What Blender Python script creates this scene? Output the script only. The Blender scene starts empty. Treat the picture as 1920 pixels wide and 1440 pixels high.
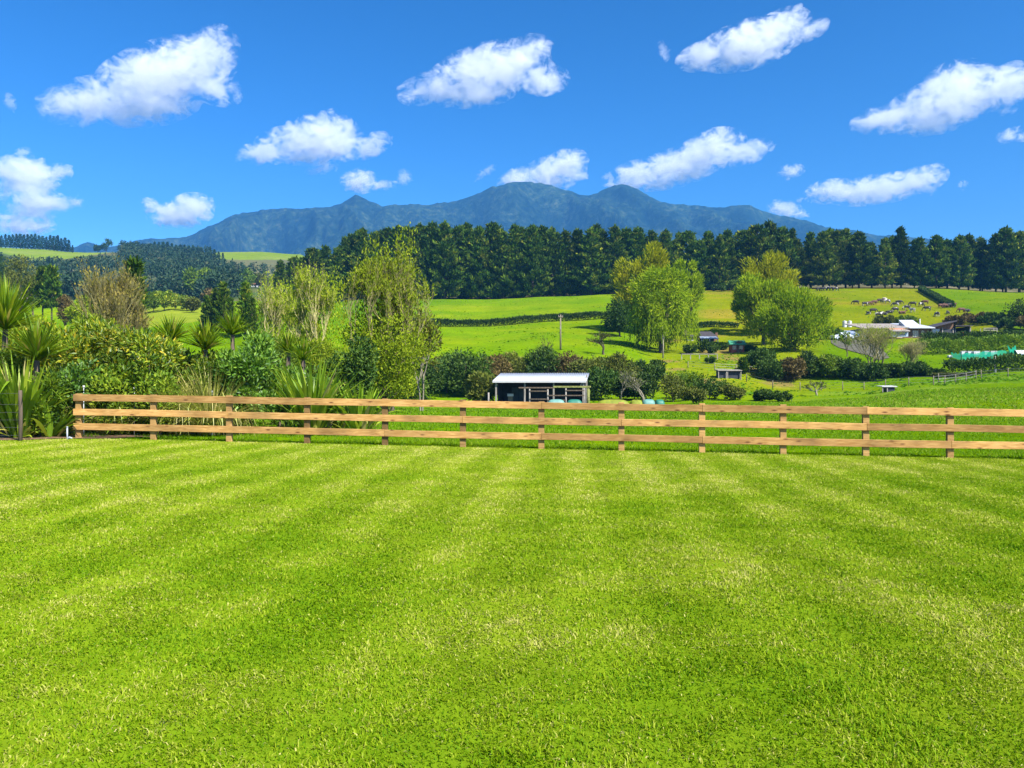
import bpy, bmesh, math, random
import numpy as np
from mathutils import Vector, Matrix, noise as mnoise

random.seed(11)
rng = np.random.default_rng(11)
scene = bpy.context.scene
COL = scene.collection
F, EYE = 1493.33, 1.55            # focal length in photo pixels (28 mm), eye height in metres
R = math.radians
PI = math.pi

# ------------------------------------------------------------------ materials
def new_mat(name):
    m = bpy.data.materials.new(name); m.use_nodes = True
    nt = m.node_tree; nt.nodes.clear()
    out = nt.nodes.new('ShaderNodeOutputMaterial')
    return m, nt, out

def nd(nt, typ, **kw):
    n = nt.nodes.new(typ)
    for k, v in kw.items():
        if k.startswith('i_'):
            n.inputs[k[2:].replace('_', ' ')].default_value = v
        else:
            setattr(n, k, v)
    return n

def ramp(nt, fac, stops):
    r = nt.nodes.new('ShaderNodeValToRGB')
    e = r.color_ramp.elements
    while len(e) < len(stops): e.new(0.5)
    for el, (p, c) in zip(e, stops):
        el.position = p; el.color = (*c, 1)
    nt.links.new(fac, r.inputs['Fac'])
    return r

def leaf_mat(name, stops, trans=0.35, gloss=0.05, rough=0.45, objvar=0.12):
    m, nt, out = new_mat(name); L = nt.links
    at = nd(nt, 'ShaderNodeAttribute', attribute_name='tint')
    rp = ramp(nt, at.outputs['Fac'], stops)
    oi = nd(nt, 'ShaderNodeObjectInfo')
    mr = nd(nt, 'ShaderNodeMapRange')
    mr.inputs['To Min'].default_value = 1 - objvar; mr.inputs['To Max'].default_value = 1 + objvar
    L.new(oi.outputs['Random'], mr.inputs['Value'])
    hs = nd(nt, 'ShaderNodeHueSaturation')
    L.new(mr.outputs[0], hs.inputs['Value']); L.new(rp.outputs[0], hs.inputs['Color'])
    d = nd(nt, 'ShaderNodeBsdfDiffuse'); t = nd(nt, 'ShaderNodeBsdfTranslucent'); g = nd(nt, 'ShaderNodeBsdfGlossy')
    g.inputs['Roughness'].default_value = rough
    L.new(hs.outputs[0], d.inputs['Color']); L.new(hs.outputs[0], t.inputs['Color'])
    m1 = nd(nt, 'ShaderNodeMixShader'); m1.inputs[0].default_value = trans
    L.new(d.outputs[0], m1.inputs[1]); L.new(t.outputs[0], m1.inputs[2])
    m2 = nd(nt, 'ShaderNodeMixShader'); m2.inputs[0].default_value = gloss
    L.new(m1.outputs[0], m2.inputs[1]); L.new(g.outputs[0], m2.inputs[2])
    L.new(m2.outputs[0], out.inputs['Surface'])
    return m

def plain_mat(name, col, rough=0.7, var=0.25, scale=3.0, metal=0.0, bump=0.0, spec=0.3, stretch=(1, 1, 1)):
    m, nt, out = new_mat(name); L = nt.links
    tc = nd(nt, 'ShaderNodeTexCoord'); mp = nd(nt, 'ShaderNodeMapping')
    mp.inputs['Scale'].default_value = stretch
    L.new(tc.outputs['Object'], mp.inputs['Vector'])
    no = nd(nt, 'ShaderNodeTexNoise'); no.inputs['Scale'].default_value = scale; no.inputs['Detail'].default_value = 6
    L.new(mp.outputs[0], no.inputs['Vector'])
    c = np.array(col)
    rp = ramp(nt, no.outputs['Fac'], [(0.3, tuple(np.clip(c * (1 - var), 0, 1))), (0.7, tuple(np.clip(c * (1 + var), 0, 1)))])
    p = nd(nt, 'ShaderNodeBsdfPrincipled')
    p.inputs['Roughness'].default_value = rough; p.inputs['Metallic'].default_value = metal
    p.inputs['Specular IOR Level'].default_value = spec
    L.new(rp.outputs[0], p.inputs['Base Color'])
    if bump:
        b = nd(nt, 'ShaderNodeBump'); b.inputs['Strength'].default_value = bump; b.inputs['Distance'].default_value = 0.02
        L.new(no.outputs['Fac'], b.inputs['Height']); L.new(b.outputs[0], p.inputs['Normal'])
    L.new(p.outputs[0], out.inputs['Surface'])
    return m

def wood_mat(name, a, b, knot):
    m, nt, out = new_mat(name); L = nt.links
    tc = nd(nt, 'ShaderNodeTexCoord'); oi = nd(nt, 'ShaderNodeObjectInfo')
    ad = nd(nt, 'ShaderNodeVectorMath', operation='ADD')
    ml = nd(nt, 'ShaderNodeMath', operation='MULTIPLY'); ml.inputs[1].default_value = 37.0
    L.new(oi.outputs['Random'], ml.inputs[0]); L.new(ml.outputs[0], ad.inputs[1]); L.new(tc.outputs['Object'], ad.inputs[0])
    mp = nd(nt, 'ShaderNodeMapping'); mp.inputs['Scale'].default_value = (1.6, 14, 14)
    L.new(ad.outputs[0], mp.inputs['Vector'])
    n1 = nd(nt, 'ShaderNodeTexNoise'); n1.inputs['Scale'].default_value = 1.6; n1.inputs['Detail'].default_value = 5; n1.inputs['Distortion'].default_value = 1.2
    L.new(mp.outputs[0], n1.inputs['Vector'])
    rp = ramp(nt, n1.outputs['Fac'], [(0.28, a), (0.5, tuple((np.array(a) + np.array(b)) / 2)), (0.72, b)])
    mp2 = nd(nt, 'ShaderNodeMapping'); mp2.inputs['Scale'].default_value = (2.2, 9, 7)
    L.new(ad.outputs[0], mp2.inputs['Vector'])
    vo = nd(nt, 'ShaderNodeTexVoronoi'); vo.inputs['Scale'].default_value = 1.0
    L.new(mp2.outputs[0], vo.inputs['Vector'])
    kr = ramp(nt, vo.outputs['Distance'], [(0.07, (1, 1, 1)), (0.2, (0, 0, 0))])
    mx = nd(nt, 'ShaderNodeMix', data_type='RGBA')
    L.new(kr.outputs[0], mx.inputs[0]); L.new(rp.outputs[0], mx.inputs[6]); mx.inputs[7].default_value = (*knot, 1)
    # board-to-board difference
    hs = nd(nt, 'ShaderNodeHueSaturation'); mr = nd(nt, 'ShaderNodeMapRange')
    mr.inputs['To Min'].default_value = 0.72; mr.inputs['To Max'].default_value = 1.25
    L.new(oi.outputs['Random'], mr.inputs['Value']); L.new(mr.outputs[0], hs.inputs['Value']); L.new(mx.outputs[2], hs.inputs['Color'])
    # soft blotchy weathering along the timber
    n3 = nd(nt, 'ShaderNodeTexNoise'); n3.inputs['Scale'].default_value = 1.1; n3.inputs['Detail'].default_value = 3
    L.new(ad.outputs[0], n3.inputs['Vector'])
    w3 = ramp(nt, n3.outputs['Fac'], [(0.33, (0.62, 0.62, 0.62)), (0.5, (.95, .93, .9)), (0.68, (1.16, 1.15, 1.12))])
    mu = nd(nt, 'ShaderNodeMix', data_type='RGBA', blend_type='MULTIPLY'); mu.inputs[0].default_value = 1
    L.new(hs.outputs[0], mu.inputs[6]); L.new(w3.outputs[0], mu.inputs[7])
    p = nd(nt, 'ShaderNodeBsdfPrincipled'); p.inputs['Roughness'].default_value = 0.75; p.inputs['Specular IOR Level'].default_value = 0.2
    L.new(mu.outputs[2], p.inputs['Base Color'])
    bp = nd(nt, 'ShaderNodeBump'); bp.inputs['Strength'].default_value = 0.35; bp.inputs['Distance'].default_value = 0.006
    L.new(n1.outputs['Fac'], bp.inputs['Height']); L.new(bp.outputs[0], p.inputs['Normal'])
    L.new(p.outputs[0], out.inputs['Surface'])
    return m

M = {}
M['lawn_blade'] = leaf_mat('lawn_blade', [(0.0, (.070, .170, .001)), (0.3, (.138, .255, .001)), (0.55, (.235, .325, .006)), (0.78, (.36, .395, .050)), (1.0, (.52, .47, .17))], .40, .006, .7, 0)
M['pasture_blade'] = leaf_mat('pasture_blade', [(0.0, (.060, .165, .001)), (0.5, (.120, .245, .001)), (0.85, (.19, .29, .006)), (1.0, (.32, .33, .07))], .42, .006, .7, 0)
M['pine'] = leaf_mat('pine_needles', [(0.0, (.010, .034, .002)), (0.5, (.034, .082, .004)), (0.85, (.095, .150, .008)), (1.0, (.18, .20, .014))], .16, .006, .7, .35)
M['far_pine'] = leaf_mat('far_pine_needles', [(0.0, (.008, .03, .010)), (0.6, (.020, .060, .018)), (1.0, (.05, .095, .025))], .1, .01, .6, .25)
M['willow'] = leaf_mat('willow_leaves', [(0.0, (.105, .185, .002)), (0.5, (.24, .345, .004)), (1.0, (.39, .46, .012))], .45, .006, .7, .10)
M['willow_gold'] = leaf_mat('willow_gold_leaves', [(0.0, (.17, .21, .003)), (0.5, (.35, .37, .006)), (1.0, (.48, .46, .018))], .45, .006, .7, .1)
M['lime'] = leaf_mat('lime_leaves', [(0.0, (.10, .165, .003)), (0.5, (.21, .285, .005)), (1.0, (.36, .40, .02))], .42, .008, .7, .12)
M['dark_bush'] = leaf_mat('dark_bush_leaves', [(0.0, (.012, .040, .004)), (0.5, (.038, .085, .007)), (1.0, (.11, .17, .014))], .25, .015, .6, .25)
M['olive_bush'] = leaf_mat('olive_bush_leaves', [(0.0, (.045, .065, .006)), (0.5, (.105, .13, .012)), (1.0, (.19, .19, .03))], .28, .015, .6, .2)
M['brown_bush'] = leaf_mat('brown_bush_leaves', [(0.0, (.045, .040, .010)), (0.5, (.115, .088, .022)), (1.0, (.19, .13, .04))], .2, .015, .6, .2)
M['green_bush'] = leaf_mat('green_bush_leaves', [(0.0, (.035, .090, .003)), (0.5, (.10, .18, .006)), (1.0, (.22, .29, .014))], .36, .015, .6, .15)
M['broadleaf'] = leaf_mat('broadleaf_leaves', [(0.0, (.035, .085, .002)), (0.45, (.125, .205, .004)), (0.85, (.33, .36, .012)), (1.0, (.48, .37, .018))], .36, .03, .5, .28)
M['glossy'] = leaf_mat('glossy_leaves', [(0.0, (.022, .075, .004)), (0.5, (.070, .165, .008)), (1.0, (.17, .29, .02))], .3, .035, .5, .1)
M['flax'] = leaf_mat('flax_leaves', [(0.0, (.065, .15, .005)), (0.5, (.18, .30, .010)), (0.9, (.38, .46, .03)), (1.0, (.42, .37, .12))], .38, .03, .5, .1)
M['cabbage'] = leaf_mat('cabbage_leaves', [(0.0, (.045, .115, .003)), (0.5, (.12, .215, .006)), (0.9, (.30, .36, .012)), (1.0, (.34, .29, .06))], .36, .02, .5, .1)
M['toetoe'] = leaf_mat('toetoe_leaves', [(0.0, (.13, .18, .015)), (0.5, (.29, .32, .04)), (1.0, (.52, .45, .16))], .35, .03, .5, .1)
M['autumn'] = leaf_mat('autumn_leaves', [(0.0, (.10, .10, .012)), (0.5, (.21, .19, .03)), (1.0, (.32, .24, .06))], .38, .01, .6, .1)
M['bark'] = plain_mat('bark', (.085, .065, .045), .9, .4, 2.5, bump=.5, stretch=(3, 3, .6))
M['pale_bark'] = plain_mat('pale_bark', (.26, .23, .16), .9, .35, 2.5, bump=.4, stretch=(3, 3, .6))
M['dead_wood'] = plain_mat('dead_wood', (.20, .18, .13), .9, .3, 1.5)
M['olive_twig'] = plain_mat('olive_twig', (.21, .19, .075), .9, .35, 1.5)
M['twig'] = plain_mat('twig_bark', (.34, .285, .13), .9, .3, 1.5)
M['straw_twig'] = plain_mat('straw_twig', (.46, .40, .17), .9, .3, 1.5)
M['rail'] = wood_mat('rail_timber', (.27, .135, .036), (.48, .29, .105), (.12, .05, .018))
M['post'] = wood_mat('post_timber', (.22, .128, .040), (.38, .235, .085), (.12, .06, .02))
M['old_wood'] = plain_mat('old_wood', (.17, .145, .10), .9, .35, 3, bump=.4, stretch=(4, 4, .7))
M['grey_wood'] = plain_mat('grey_wood', (.24, .22, .19), .9, .35, 3, bump=.3, stretch=(4, 4, .7))
M['mossy'] = plain_mat('mossy_wood', (.16, .17, .05), .95, .4, 6, bump=.4)
M['white_paint'] = plain_mat('white_paint', (.44, .44, .43), .5, .06, 4)
M['white_plastic'] = plain_mat('white_plastic', (.46, .47, .48), .4, .04, 4)
M['pipe_plastic'] = plain_mat('pipe_plastic', (.30, .32, .36), .4, .1, 4)
M['roof_zinc'] = plain_mat('roof_zinc', (.40, .43, .48), .45, .12, 1.2, metal=.0, spec=.4, stretch=(6, .3, 1))
M['roof_cream'] = plain_mat('roof_cream', (.25, .215, .185), .6, .25, 1.2)
M['roof_dark'] = plain_mat('roof_dark', (.045, .04, .045), .7, .25, 2)
M['roof_blue'] = plain_mat('roof_blue_grey', (.30, .36, .44), .5, .12, 2)
M['roof_rust'] = plain_mat('roof_rust', (.40, .17, .10), .8, .35, 2)
M['brown_wall'] = plain_mat('brown_wall', (.13, .075, .045), .85, .3, 2, stretch=(4, 4, .5))
M['red_wall'] = plain_mat('red_wall', (.26, .075, .045), .85, .25, 3)
M['beige_wall'] = plain_mat('beige_wall', (.42, .33, .22), .85, .15, 2)
M['cream_wall'] = plain_mat('cream_wall', (.62, .52, .42), .85, .12, 2)
M['dark_wall'] = plain_mat('dark_wall', (.028, .032, .042), .7, .3, 2)
M['slate_panel'] = plain_mat('slate_panel', (.05, .065, .08), .6, .25, 2)
M['green_roof'] = plain_mat('green_roof', (.05, .22, .12), .5, .15, 2)
M['teal'] = plain_mat('teal_plastic', (.02, .14, .10), .5, .15, 3)
M['pale_teal'] = plain_mat('pale_teal_plastic', (.10, .23, .20), .5, .12, 3)
M['yellow_cover'] = plain_mat('yellow_cover', (.17, .20, .012), .7, .3, 2)
M['clutter'] = plain_mat('clutter', (.20, .12, .05), .85, .6, 5)
M['wire'] = plain_mat('wire', (.35, .35, .35), .5, .1, 5, metal=.6)
M['dark_wire'] = plain_mat('dark_wire', (.07, .07, .07), .6, .1, 5)
M['black_rubber'] = plain_mat('black_rubber', (.02, .02, .02), .8, .2, 5)
M['glass'] = plain_mat('window_glass', (.03, .045, .06), .08, .2, 1, spec=.6)
M['red_paint'] = plain_mat('red_paint', (.42, .035, .025), .35, .1, 2, spec=.5)
M['silver_paint'] = plain_mat('silver_paint', (.50, .56, .64), .35, .08, 2, spec=.5)
M['blue_paint'] = plain_mat('blue_paint', (.05, .10, .22), .35, .1, 2, spec=.5)
M['gravel'] = plain_mat('gravel_drive', (.075, .072, .048), .95, .45, .8, bump=.3)
M['soil'] = plain_mat('garden_soil', (.13, .075, .045), .95, .5, 9, bump=.8)
M['rock'] = plain_mat('pale_rock', (.55, .53, .50), .9, .2, 2, bump=.3)

# green shade netting: a woven cloth, thin enough to let some of the light through
def net_mat():
    m, nt, out = new_mat('shade_net'); L = nt.links
    d = nd(nt, 'ShaderNodeBsdfDiffuse'); d.inputs[0].default_value = (.015, .33, .21, 1)
    t = nd(nt, 'ShaderNodeBsdfTranslucent'); t.inputs[0].default_value = (.015, .33, .21, 1)
    x = nd(nt, 'ShaderNodeMixShader'); x.inputs[0].default_value = .4
    L.new(d.outputs[0], x.inputs[1]); L.new(t.outputs[0], x.inputs[2])
    tr = nd(nt, 'ShaderNodeBsdfTransparent'); y = nd(nt, 'ShaderNodeMixShader'); y.inputs[0].default_value = .22
    L.new(x.outputs[0], y.inputs[1]); L.new(tr.outputs[0], y.inputs[2]); L.new(y.outputs[0], out.inputs['Surface'])
    return m
M['net'] = net_mat()

def cow_mat(name, a, b, thr):
    m, nt, out = new_mat(name); L = nt.links
    tc = nd(nt, 'ShaderNodeTexCoord'); oi = nd(nt, 'ShaderNodeObjectInfo')
    ml = nd(nt, 'ShaderNodeMath', operation='MULTIPLY'); ml.inputs[1].default_value = 50
    ad = nd(nt, 'ShaderNodeVectorMath', operation='ADD')
    L.new(oi.outputs['Random'], ml.inputs[0]); L.new(ml.outputs[0], ad.inputs[1]); L.new(tc.outputs['Object'], ad.inputs[0])
    no = nd(nt, 'ShaderNodeTexNoise'); no.inputs['Scale'].default_value = 1.1; no.inputs['Detail'].default_value = 1
    L.new(ad.outputs[0], no.inputs['Vector'])
    rp = ramp(nt, no.outputs['Fac'], [(thr - .015, a), (thr + .015, b)])
    p = nd(nt, 'ShaderNodeBsdfPrincipled'); p.inputs['Roughness'].default_value = .8
    L.new(rp.outputs[0], p.inputs['Base Color']); L.new(p.outputs[0], out.inputs['Surface'])
    return m
M['cow_black'] = cow_mat('cow_black', (.015, .013, .012), (.5, .47, .42), .68)
M['cow_pied'] = cow_mat('cow_pied', (.015, .013, .012), (.42, .40, .36), .56)
M['cow_brown'] = cow_mat('cow_brown', (.075, .028, .014), (.20, .10, .05), .66)
M['cow_white'] = cow_mat('cow_white', (.06, .04, .03), (.42, .39, .34), .50)

# ------------------------------------------------------------------ mesh helpers
def np_mesh(name, V, faces, mat, tint=None, smooth=False, color=None):
    """V (n,3); faces: list of (m,3) or (m,4) index arrays"""
    me = bpy.data.meshes.new(name)
    V = np.ascontiguousarray(V, dtype=np.float32)
    faces = [np.asarray(f, dtype=np.int32) for f in faces if len(f)]
    me.vertices.add(len(V)); me.vertices.foreach_set('co', V.ravel())
    loops = np.concatenate([f.ravel() for f in faces])
    sizes = np.concatenate([np.full(len(f), f.shape[1], np.int32) for f in faces])
    starts = np.concatenate([[0], np.cumsum(sizes)[:-1]]).astype(np.int32)
    me.loops.add(len(loops)); me.loops.foreach_set('vertex_index', loops)
    me.polygons.add(len(sizes)); me.polygons.foreach_set('loop_start', starts)
    me.polygons.foreach_set('use_smooth', np.full(len(sizes), smooth))
    if tint is not None:
        a = me.attributes.new('tint', 'FLOAT', 'POINT'); a.data.foreach_set('value', np.ascontiguousarray(tint, dtype=np.float32))
    if color is not None:
        a = me.attributes.new('albedo', 'FLOAT_COLOR', 'POINT')
        a.data.foreach_set('color', np.ascontiguousarray(np.c_[color, np.ones(len(V))], dtype=np.float32).ravel())
    me.materials.append(mat); me.update(); me.validate()
    return me

class MB:
    """collects boxes, tubes and prisms into ONE mesh"""
    def __init__(s): s.v = []; s.f = []
    def add(s, vs, fs):
        k = len(s.v); s.v += [tuple(p) for p in vs]; s.f += [tuple(i + k for i in f) for f in fs]
    def box(s, c, d, rz=0, tilt=None):
        m = Matrix.Rotation(rz, 3, 'Z')
        if tilt: m = m @ Matrix.Rotation(tilt[0], 3, 'X') @ Matrix.Rotation(tilt[1], 3, 'Y')
        vs = [Vector(c) + m @ Vector((x * d[0] / 2, y * d[1] / 2, z * d[2] / 2)) for x in (-1, 1) for y in (-1, 1) for z in (-1, 1)]
        s.add(vs, [(0, 1, 3, 2), (4, 6, 7, 5), (0, 4, 5, 1), (2, 3, 7, 6), (0, 2, 6, 4), (1, 5, 7, 3)])
    def tube(s, pts, rads, n=6, cap=True):
        pts = [Vector(p) for p in pts]; rings = []
        for i, p in enumerate(pts):
            t = (pts[min(i + 1, len(pts) - 1)] - pts[max(i - 1, 0)]).normalized()
            a = t.orthogonal().normalized() if i == 0 else (rings_a - t * rings_a.dot(t)).normalized()
            rings_a = a; b = t.cross(a)
            rings.append([p + (a * math.cos(2 * PI * k / n) + b * math.sin(2 * PI * k / n)) * rads[i] for k in range(n)])
        vs = [v for r in rings for v in r]
        fs = [(i * n + k, i * n + (k + 1) % n, (i + 1) * n + (k + 1) % n, (i + 1) * n + k) for i in range(len(pts) - 1) for k in range(n)]
        if cap: fs += [tuple(range(n - 1, -1, -1)), tuple((len(pts) - 1) * n + k for k in range(n))]
        s.add(vs, fs)
    def prism(s, prof, y0, y1):
        """profile of (x,z) points extruded along y"""
        n = len(prof)
        vs = [(x, y0, z) for x, z in prof] + [(x, y1, z) for x, z in prof]
        fs = [tuple(range(n)), tuple(range(2 * n - 1, n - 1, -1))] + [(k, n + k, n + (k + 1) % n, (k + 1) % n) for k in range(n)]
        s.add(vs, fs)
    def mesh(s, name, mat, smooth=False, bevel=0):
        bm = bmesh.new()
        vs = [bm.verts.new(v) for v in s.v]
        for f in s.f:
            try: bm.faces.new([vs[i] for i in f])
            except ValueError: pass
        bmesh.ops.recalc_face_normals(bm, faces=bm.faces)
        if bevel: bmesh.ops.bevel(bm, geom=bm.edges[:], offset=bevel, segments=1, affect='EDGES')
        for f in bm.faces: f.smooth = smooth
        me = bpy.data.meshes.new(name); bm.to_mesh(me); bm.free(); me.materials.append(mat)
        return me

def link(name, me, parent=None, loc=(0, 0, 0), rz=0, scale=None):
    o = bpy.data.objects.new(name, me); COL.objects.link(o)
    o.location = loc; o.rotation_euler = (0, 0, rz)
    if scale is not None: o.scale = scale if hasattr(scale, '__len__') else (scale,) * 3
    if parent is not None: o.parent = parent
    return o

def tag(o, label=None, cat=None, group=None, kind=None):
    if label: o['label'] = label
    if cat: o['category'] = cat
    if group: o['group'] = group
    if kind: o['kind'] = kind
    return o

def thing(name, label, cat, loc, rz=0, group=None, scale=1):
    o = bpy.data.objects.new(name, None); COL.objects.link(o)
    o.empty_display_size = .3
    o.location = loc; o.rotation_euler = (0, 0, rz); o.scale = scale if hasattr(scale, '__len__') else (scale,) * 3
    return tag(o, label, cat, group)

def place(parts, name, label, cat, loc, rz=0, group=None, scale=1):
    """one thing: an Empty with a child for each (part name, mesh); mesh data may be shared between copies"""
    t = thing(name, label, cat, loc, rz, group, scale)
    for n, me in parts: link(n, me, t)
    return t

# ------------------------------------------------------------------ value noise (numpy)
_perm = np.random.default_rng(3).random((256, 256))
def vnoise(x, y):
    xi = np.floor(x).astype(int); yi = np.floor(y).astype(int); fx = x - xi; fy = y - yi
    fx = fx * fx * (3 - 2 * fx); fy = fy * fy * (3 - 2 * fy)
    g = lambda a, b: _perm[a & 255, b & 255]
    return (g(xi, yi) * (1 - fx) + g(xi + 1, yi) * fx) * (1 - fy) + (g(xi, yi + 1) * (1 - fx) + g(xi + 1, yi + 1) * fx) * fy
def fbm(x, y, o=4):
    s = 0; a = .5; t = 0
    for k in range(o):
        s = s + a * vnoise(x * 2 ** k + 17 * k, y * 2 ** k + 31 * k); t += a; a *= .5
    return s / t

# ------------------------------------------------------------------ the lie of the land
def zc(py, Y): return EYE + (720 - py) / F * Y
def xc(px, Y): return (px - 960) / F * Y
P_ = lambda Y, py: (Y, zc(py, Y))
FAR = [(1000, 20), (2600, 40), (4700, 40)]
HILL = [(1500, 80), (2600, 60), (4700, 60)]
PROFILE = {
    -500: [(60, .2), (120, 4), P_(250, 575), P_(450, 555), P_(700, 488), P_(850, 468), P_(1000, 464)] + HILL,
    0:    [(60, .2), (120, 4), P_(250, 573), P_(450, 555), P_(700, 486), P_(850, 466), P_(1000, 463)] + HILL,
    70:   [(60, .2), (120, 4), P_(250, 573), P_(450, 555), P_(700, 490), P_(850, 469), P_(960, 466)] + HILL,
    140:  [(60, .2), (120, 4), P_(250, 575), P_(450, 557), P_(700, 489), P_(850, 475), P_(950, 472)] + HILL,
    230:  [(60, .2), (120, 4), P_(250, 585), P_(450, 564), P_(800, 476), P_(900, 472)] + HILL,
    330:  [(60, .0), (110, 3), P_(200, 592), P_(250, 574), P_(400, 570), P_(800, 485), P_(950, 480)] + HILL,
    420:  [(60, .0), (110, 4), P_(160, 604), P_(240, 582), P_(430, 555), P_(800, 492), P_(1000, 470)] + HILL,
    480:  [(60, 0), (80, 1), P_(110, 650), P_(150, 610), P_(240, 590), P_(450, 545), P_(520, 535), P_(850, 490), P_(1000, 469)] + HILL,
    560:  [(60, 0), (90, 1), P_(120, 660), P_(150, 622), P_(200, 600), P_(260, 580), P_(300, 572), (400, 30), (620, 40), P_(850, 492), P_(1000, 474)] + HILL,
    700:  [(60, -.3), (79, -.8), (95, 0), P_(120, 667), P_(210, 607), P_(290, 560), P_(312, 558), P_(390, 551), (470, zc(551, 470) - 12), (560, 25)] + FAR,
    900:  [(60, -.5), (79, -.9), (95, 0), P_(120, 668), P_(210, 606), P_(290, 561), P_(314, 560), P_(390, 553), (470, zc(553, 470) - 12), (560, 25)] + FAR,
    1050: [(60, -.5), (79, -.9), (95, 0), P_(120, 664), P_(205, 599), P_(285, 556), P_(310, 556), P_(390, 549), (470, zc(549, 470) - 12), (560, 25)] + FAR,
    1150: [(60, -.5), (79, -.8), (95, 0), P_(122, 664), P_(150, 640), P_(200, 595), P_(285, 552), P_(310, 551), P_(390, 544), (470, zc(544, 470) - 12), (560, 25)] + FAR,
    1240: [(60, -.4), (79, -.6), (95, .2), P_(115, 690), P_(140, 663), P_(165, 638), P_(190, 612), P_(285, 546), P_(310, 546), P_(390, 539), (470, zc(539, 470) - 12), (560, 25)] + FAR,
    1350: [(60, -.3), (79, -.3), (95, .6), P_(105, 706), P_(115, 690), P_(140, 662), P_(165, 640), P_(190, 612), P_(285, 545), P_(310, 544), P_(390, 537), (470, zc(537, 470) - 12), (560, 25)] + FAR,
    1480: [(60, -.3), (79, -.2), P_(95, 736), P_(105, 725), P_(120, 682), P_(130, 662), P_(165, 635), P_(190, 612), P_(285, 543), P_(310, 542), P_(390, 533), (450, zc(525, 450)), (500, zc(525, 500) - 14), (560, 25)] + FAR,
    1600: [(60, -.2), P_(85, 742), P_(100, 732), P_(112, 700), P_(125, 672), P_(140, 655), P_(160, 635), P_(172, 628), P_(192, 606), P_(285, 541), P_(310, 541), P_(390, 532), (450, zc(524, 450)), (500, zc(524, 500) - 14), (560, 25)] + FAR,
    1750: [(45, -.2), P_(60, 746), P_(85, 726), P_(100, 713), P_(115, 690), P_(122, 678), P_(130, 666), P_(150, 646), P_(160, 635), P_(175, 627), P_(200, 592), P_(285, 541), P_(310, 542), P_(390, 533), (450, zc(525, 450)), (500, zc(525, 500) - 14), (560, 25)] + FAR,
    1900: [(40, -.2), P_(60, 743), P_(80, 725), P_(95, 709), P_(105, 696), P_(115, 678), P_(125, 668), P_(150, 642), P_(165, 628), P_(190, 591), P_(280, 548), P_(310, 550), P_(390, 541), (450, zc(533, 450)), (500, zc(533, 500) - 14), (560, 25)] + FAR,
    2400: [(40, -.2), P_(60, 740), P_(80, 722), P_(95, 706), P_(115, 676), P_(150, 640), P_(190, 592), P_(280, 560), P_(310, 562), P_(390, 553), (450, zc(545, 450)), (500, zc(545, 500) - 14), (560, 25)] + FAR,
}
TU = np.array(sorted(PROFILE)); TY = np.exp(np.linspace(math.log(25), math.log(4700), 320))
TZ = np.array([np.interp(TY, [25] + [p[0] for p in PROFILE[u]], [-.1] + [p[1] for p in PROFILE[u]]) for u in TU])
for _ in range(2):
    TZ[:, 1:-1] = .25 * TZ[:, :-2] + .5 * TZ[:, 1:-1] + .25 * TZ[:, 2:]
def lawn_z(X, Y):
    return (-.065 - .0141 * np.clip(X, -16, 16)) * np.clip(Y / 20, 0, 1)
def gz(X, Y):
    X = np.asarray(X, float); Y = np.asarray(Y, float)
    Yc = np.maximum(Y, 25); u = np.clip(X / Yc * F + 960, TU[0], TU[-1] - 1e-3)
    iu = np.clip(np.searchsorted(TU, u, 'right') - 1, 0, len(TU) - 2); fu = (u - TU[iu]) / (TU[iu + 1] - TU[iu]); fu = fu * fu * (3 - 2 * fu)
    ty = np.clip(np.log(np.clip(Yc, 25, 4699) / 25) / math.log(4700 / 25) * 319, 0, 318.999); iy = ty.astype(int); fy = ty - iy
    z = (TZ[iu, iy] * (1 - fy) + TZ[iu, iy + 1] * fy) * (1 - fu) + (TZ[iu + 1, iy] * (1 - fy) + TZ[iu + 1, iy + 1] * fy) * fu
    w = np.clip((Y - 22) / 18, 0, 1); w = w * w * (3 - 2 * w)
    rough = np.clip((Y - 60) / 400, 0, 1) * 6 * (fbm(X / 60, Y / 60, 4) - .5) * np.clip(1.5 - np.abs(Y - 300) / 0.0001, 0, 1)
    return lawn_z(X, Y) * (1 - w) + z * w + .12 * w * (fbm(X / 5, Y / 5, 3) - .5)
def spot(px, py, lo=24, hi=1100):
    """where the line of sight through a pixel of the photograph meets the ground"""
    Y = np.exp(np.linspace(math.log(lo), math.log(hi), 4000)); X = xc(px, Y)
    hit = np.nonzero(zc(py, Y) <= gz(X, Y))[0]
    k = hit[0] if len(hit) else len(Y) - 1
    return float(X[k]), float(Y[k]), float(gz(X[k], Y[k]))
def on(px, Y):
    x = xc(px, Y); return (x, Y, float(gz(x, Y)))

# ------------------------------------------------------------------ camera, light, sky
cam_d = bpy.data.cameras.new('camera'); cam = bpy.data.objects.new('camera', cam_d); COL.objects.link(cam)
cam_d.lens = 28; cam_d.sensor_width = 36; cam_d.clip_start = .05; cam_d.clip_end = 30000
cam.location = (0, 0, EYE); cam.rotation_euler = (R(90), 0, 0)
scene.camera = cam

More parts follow.
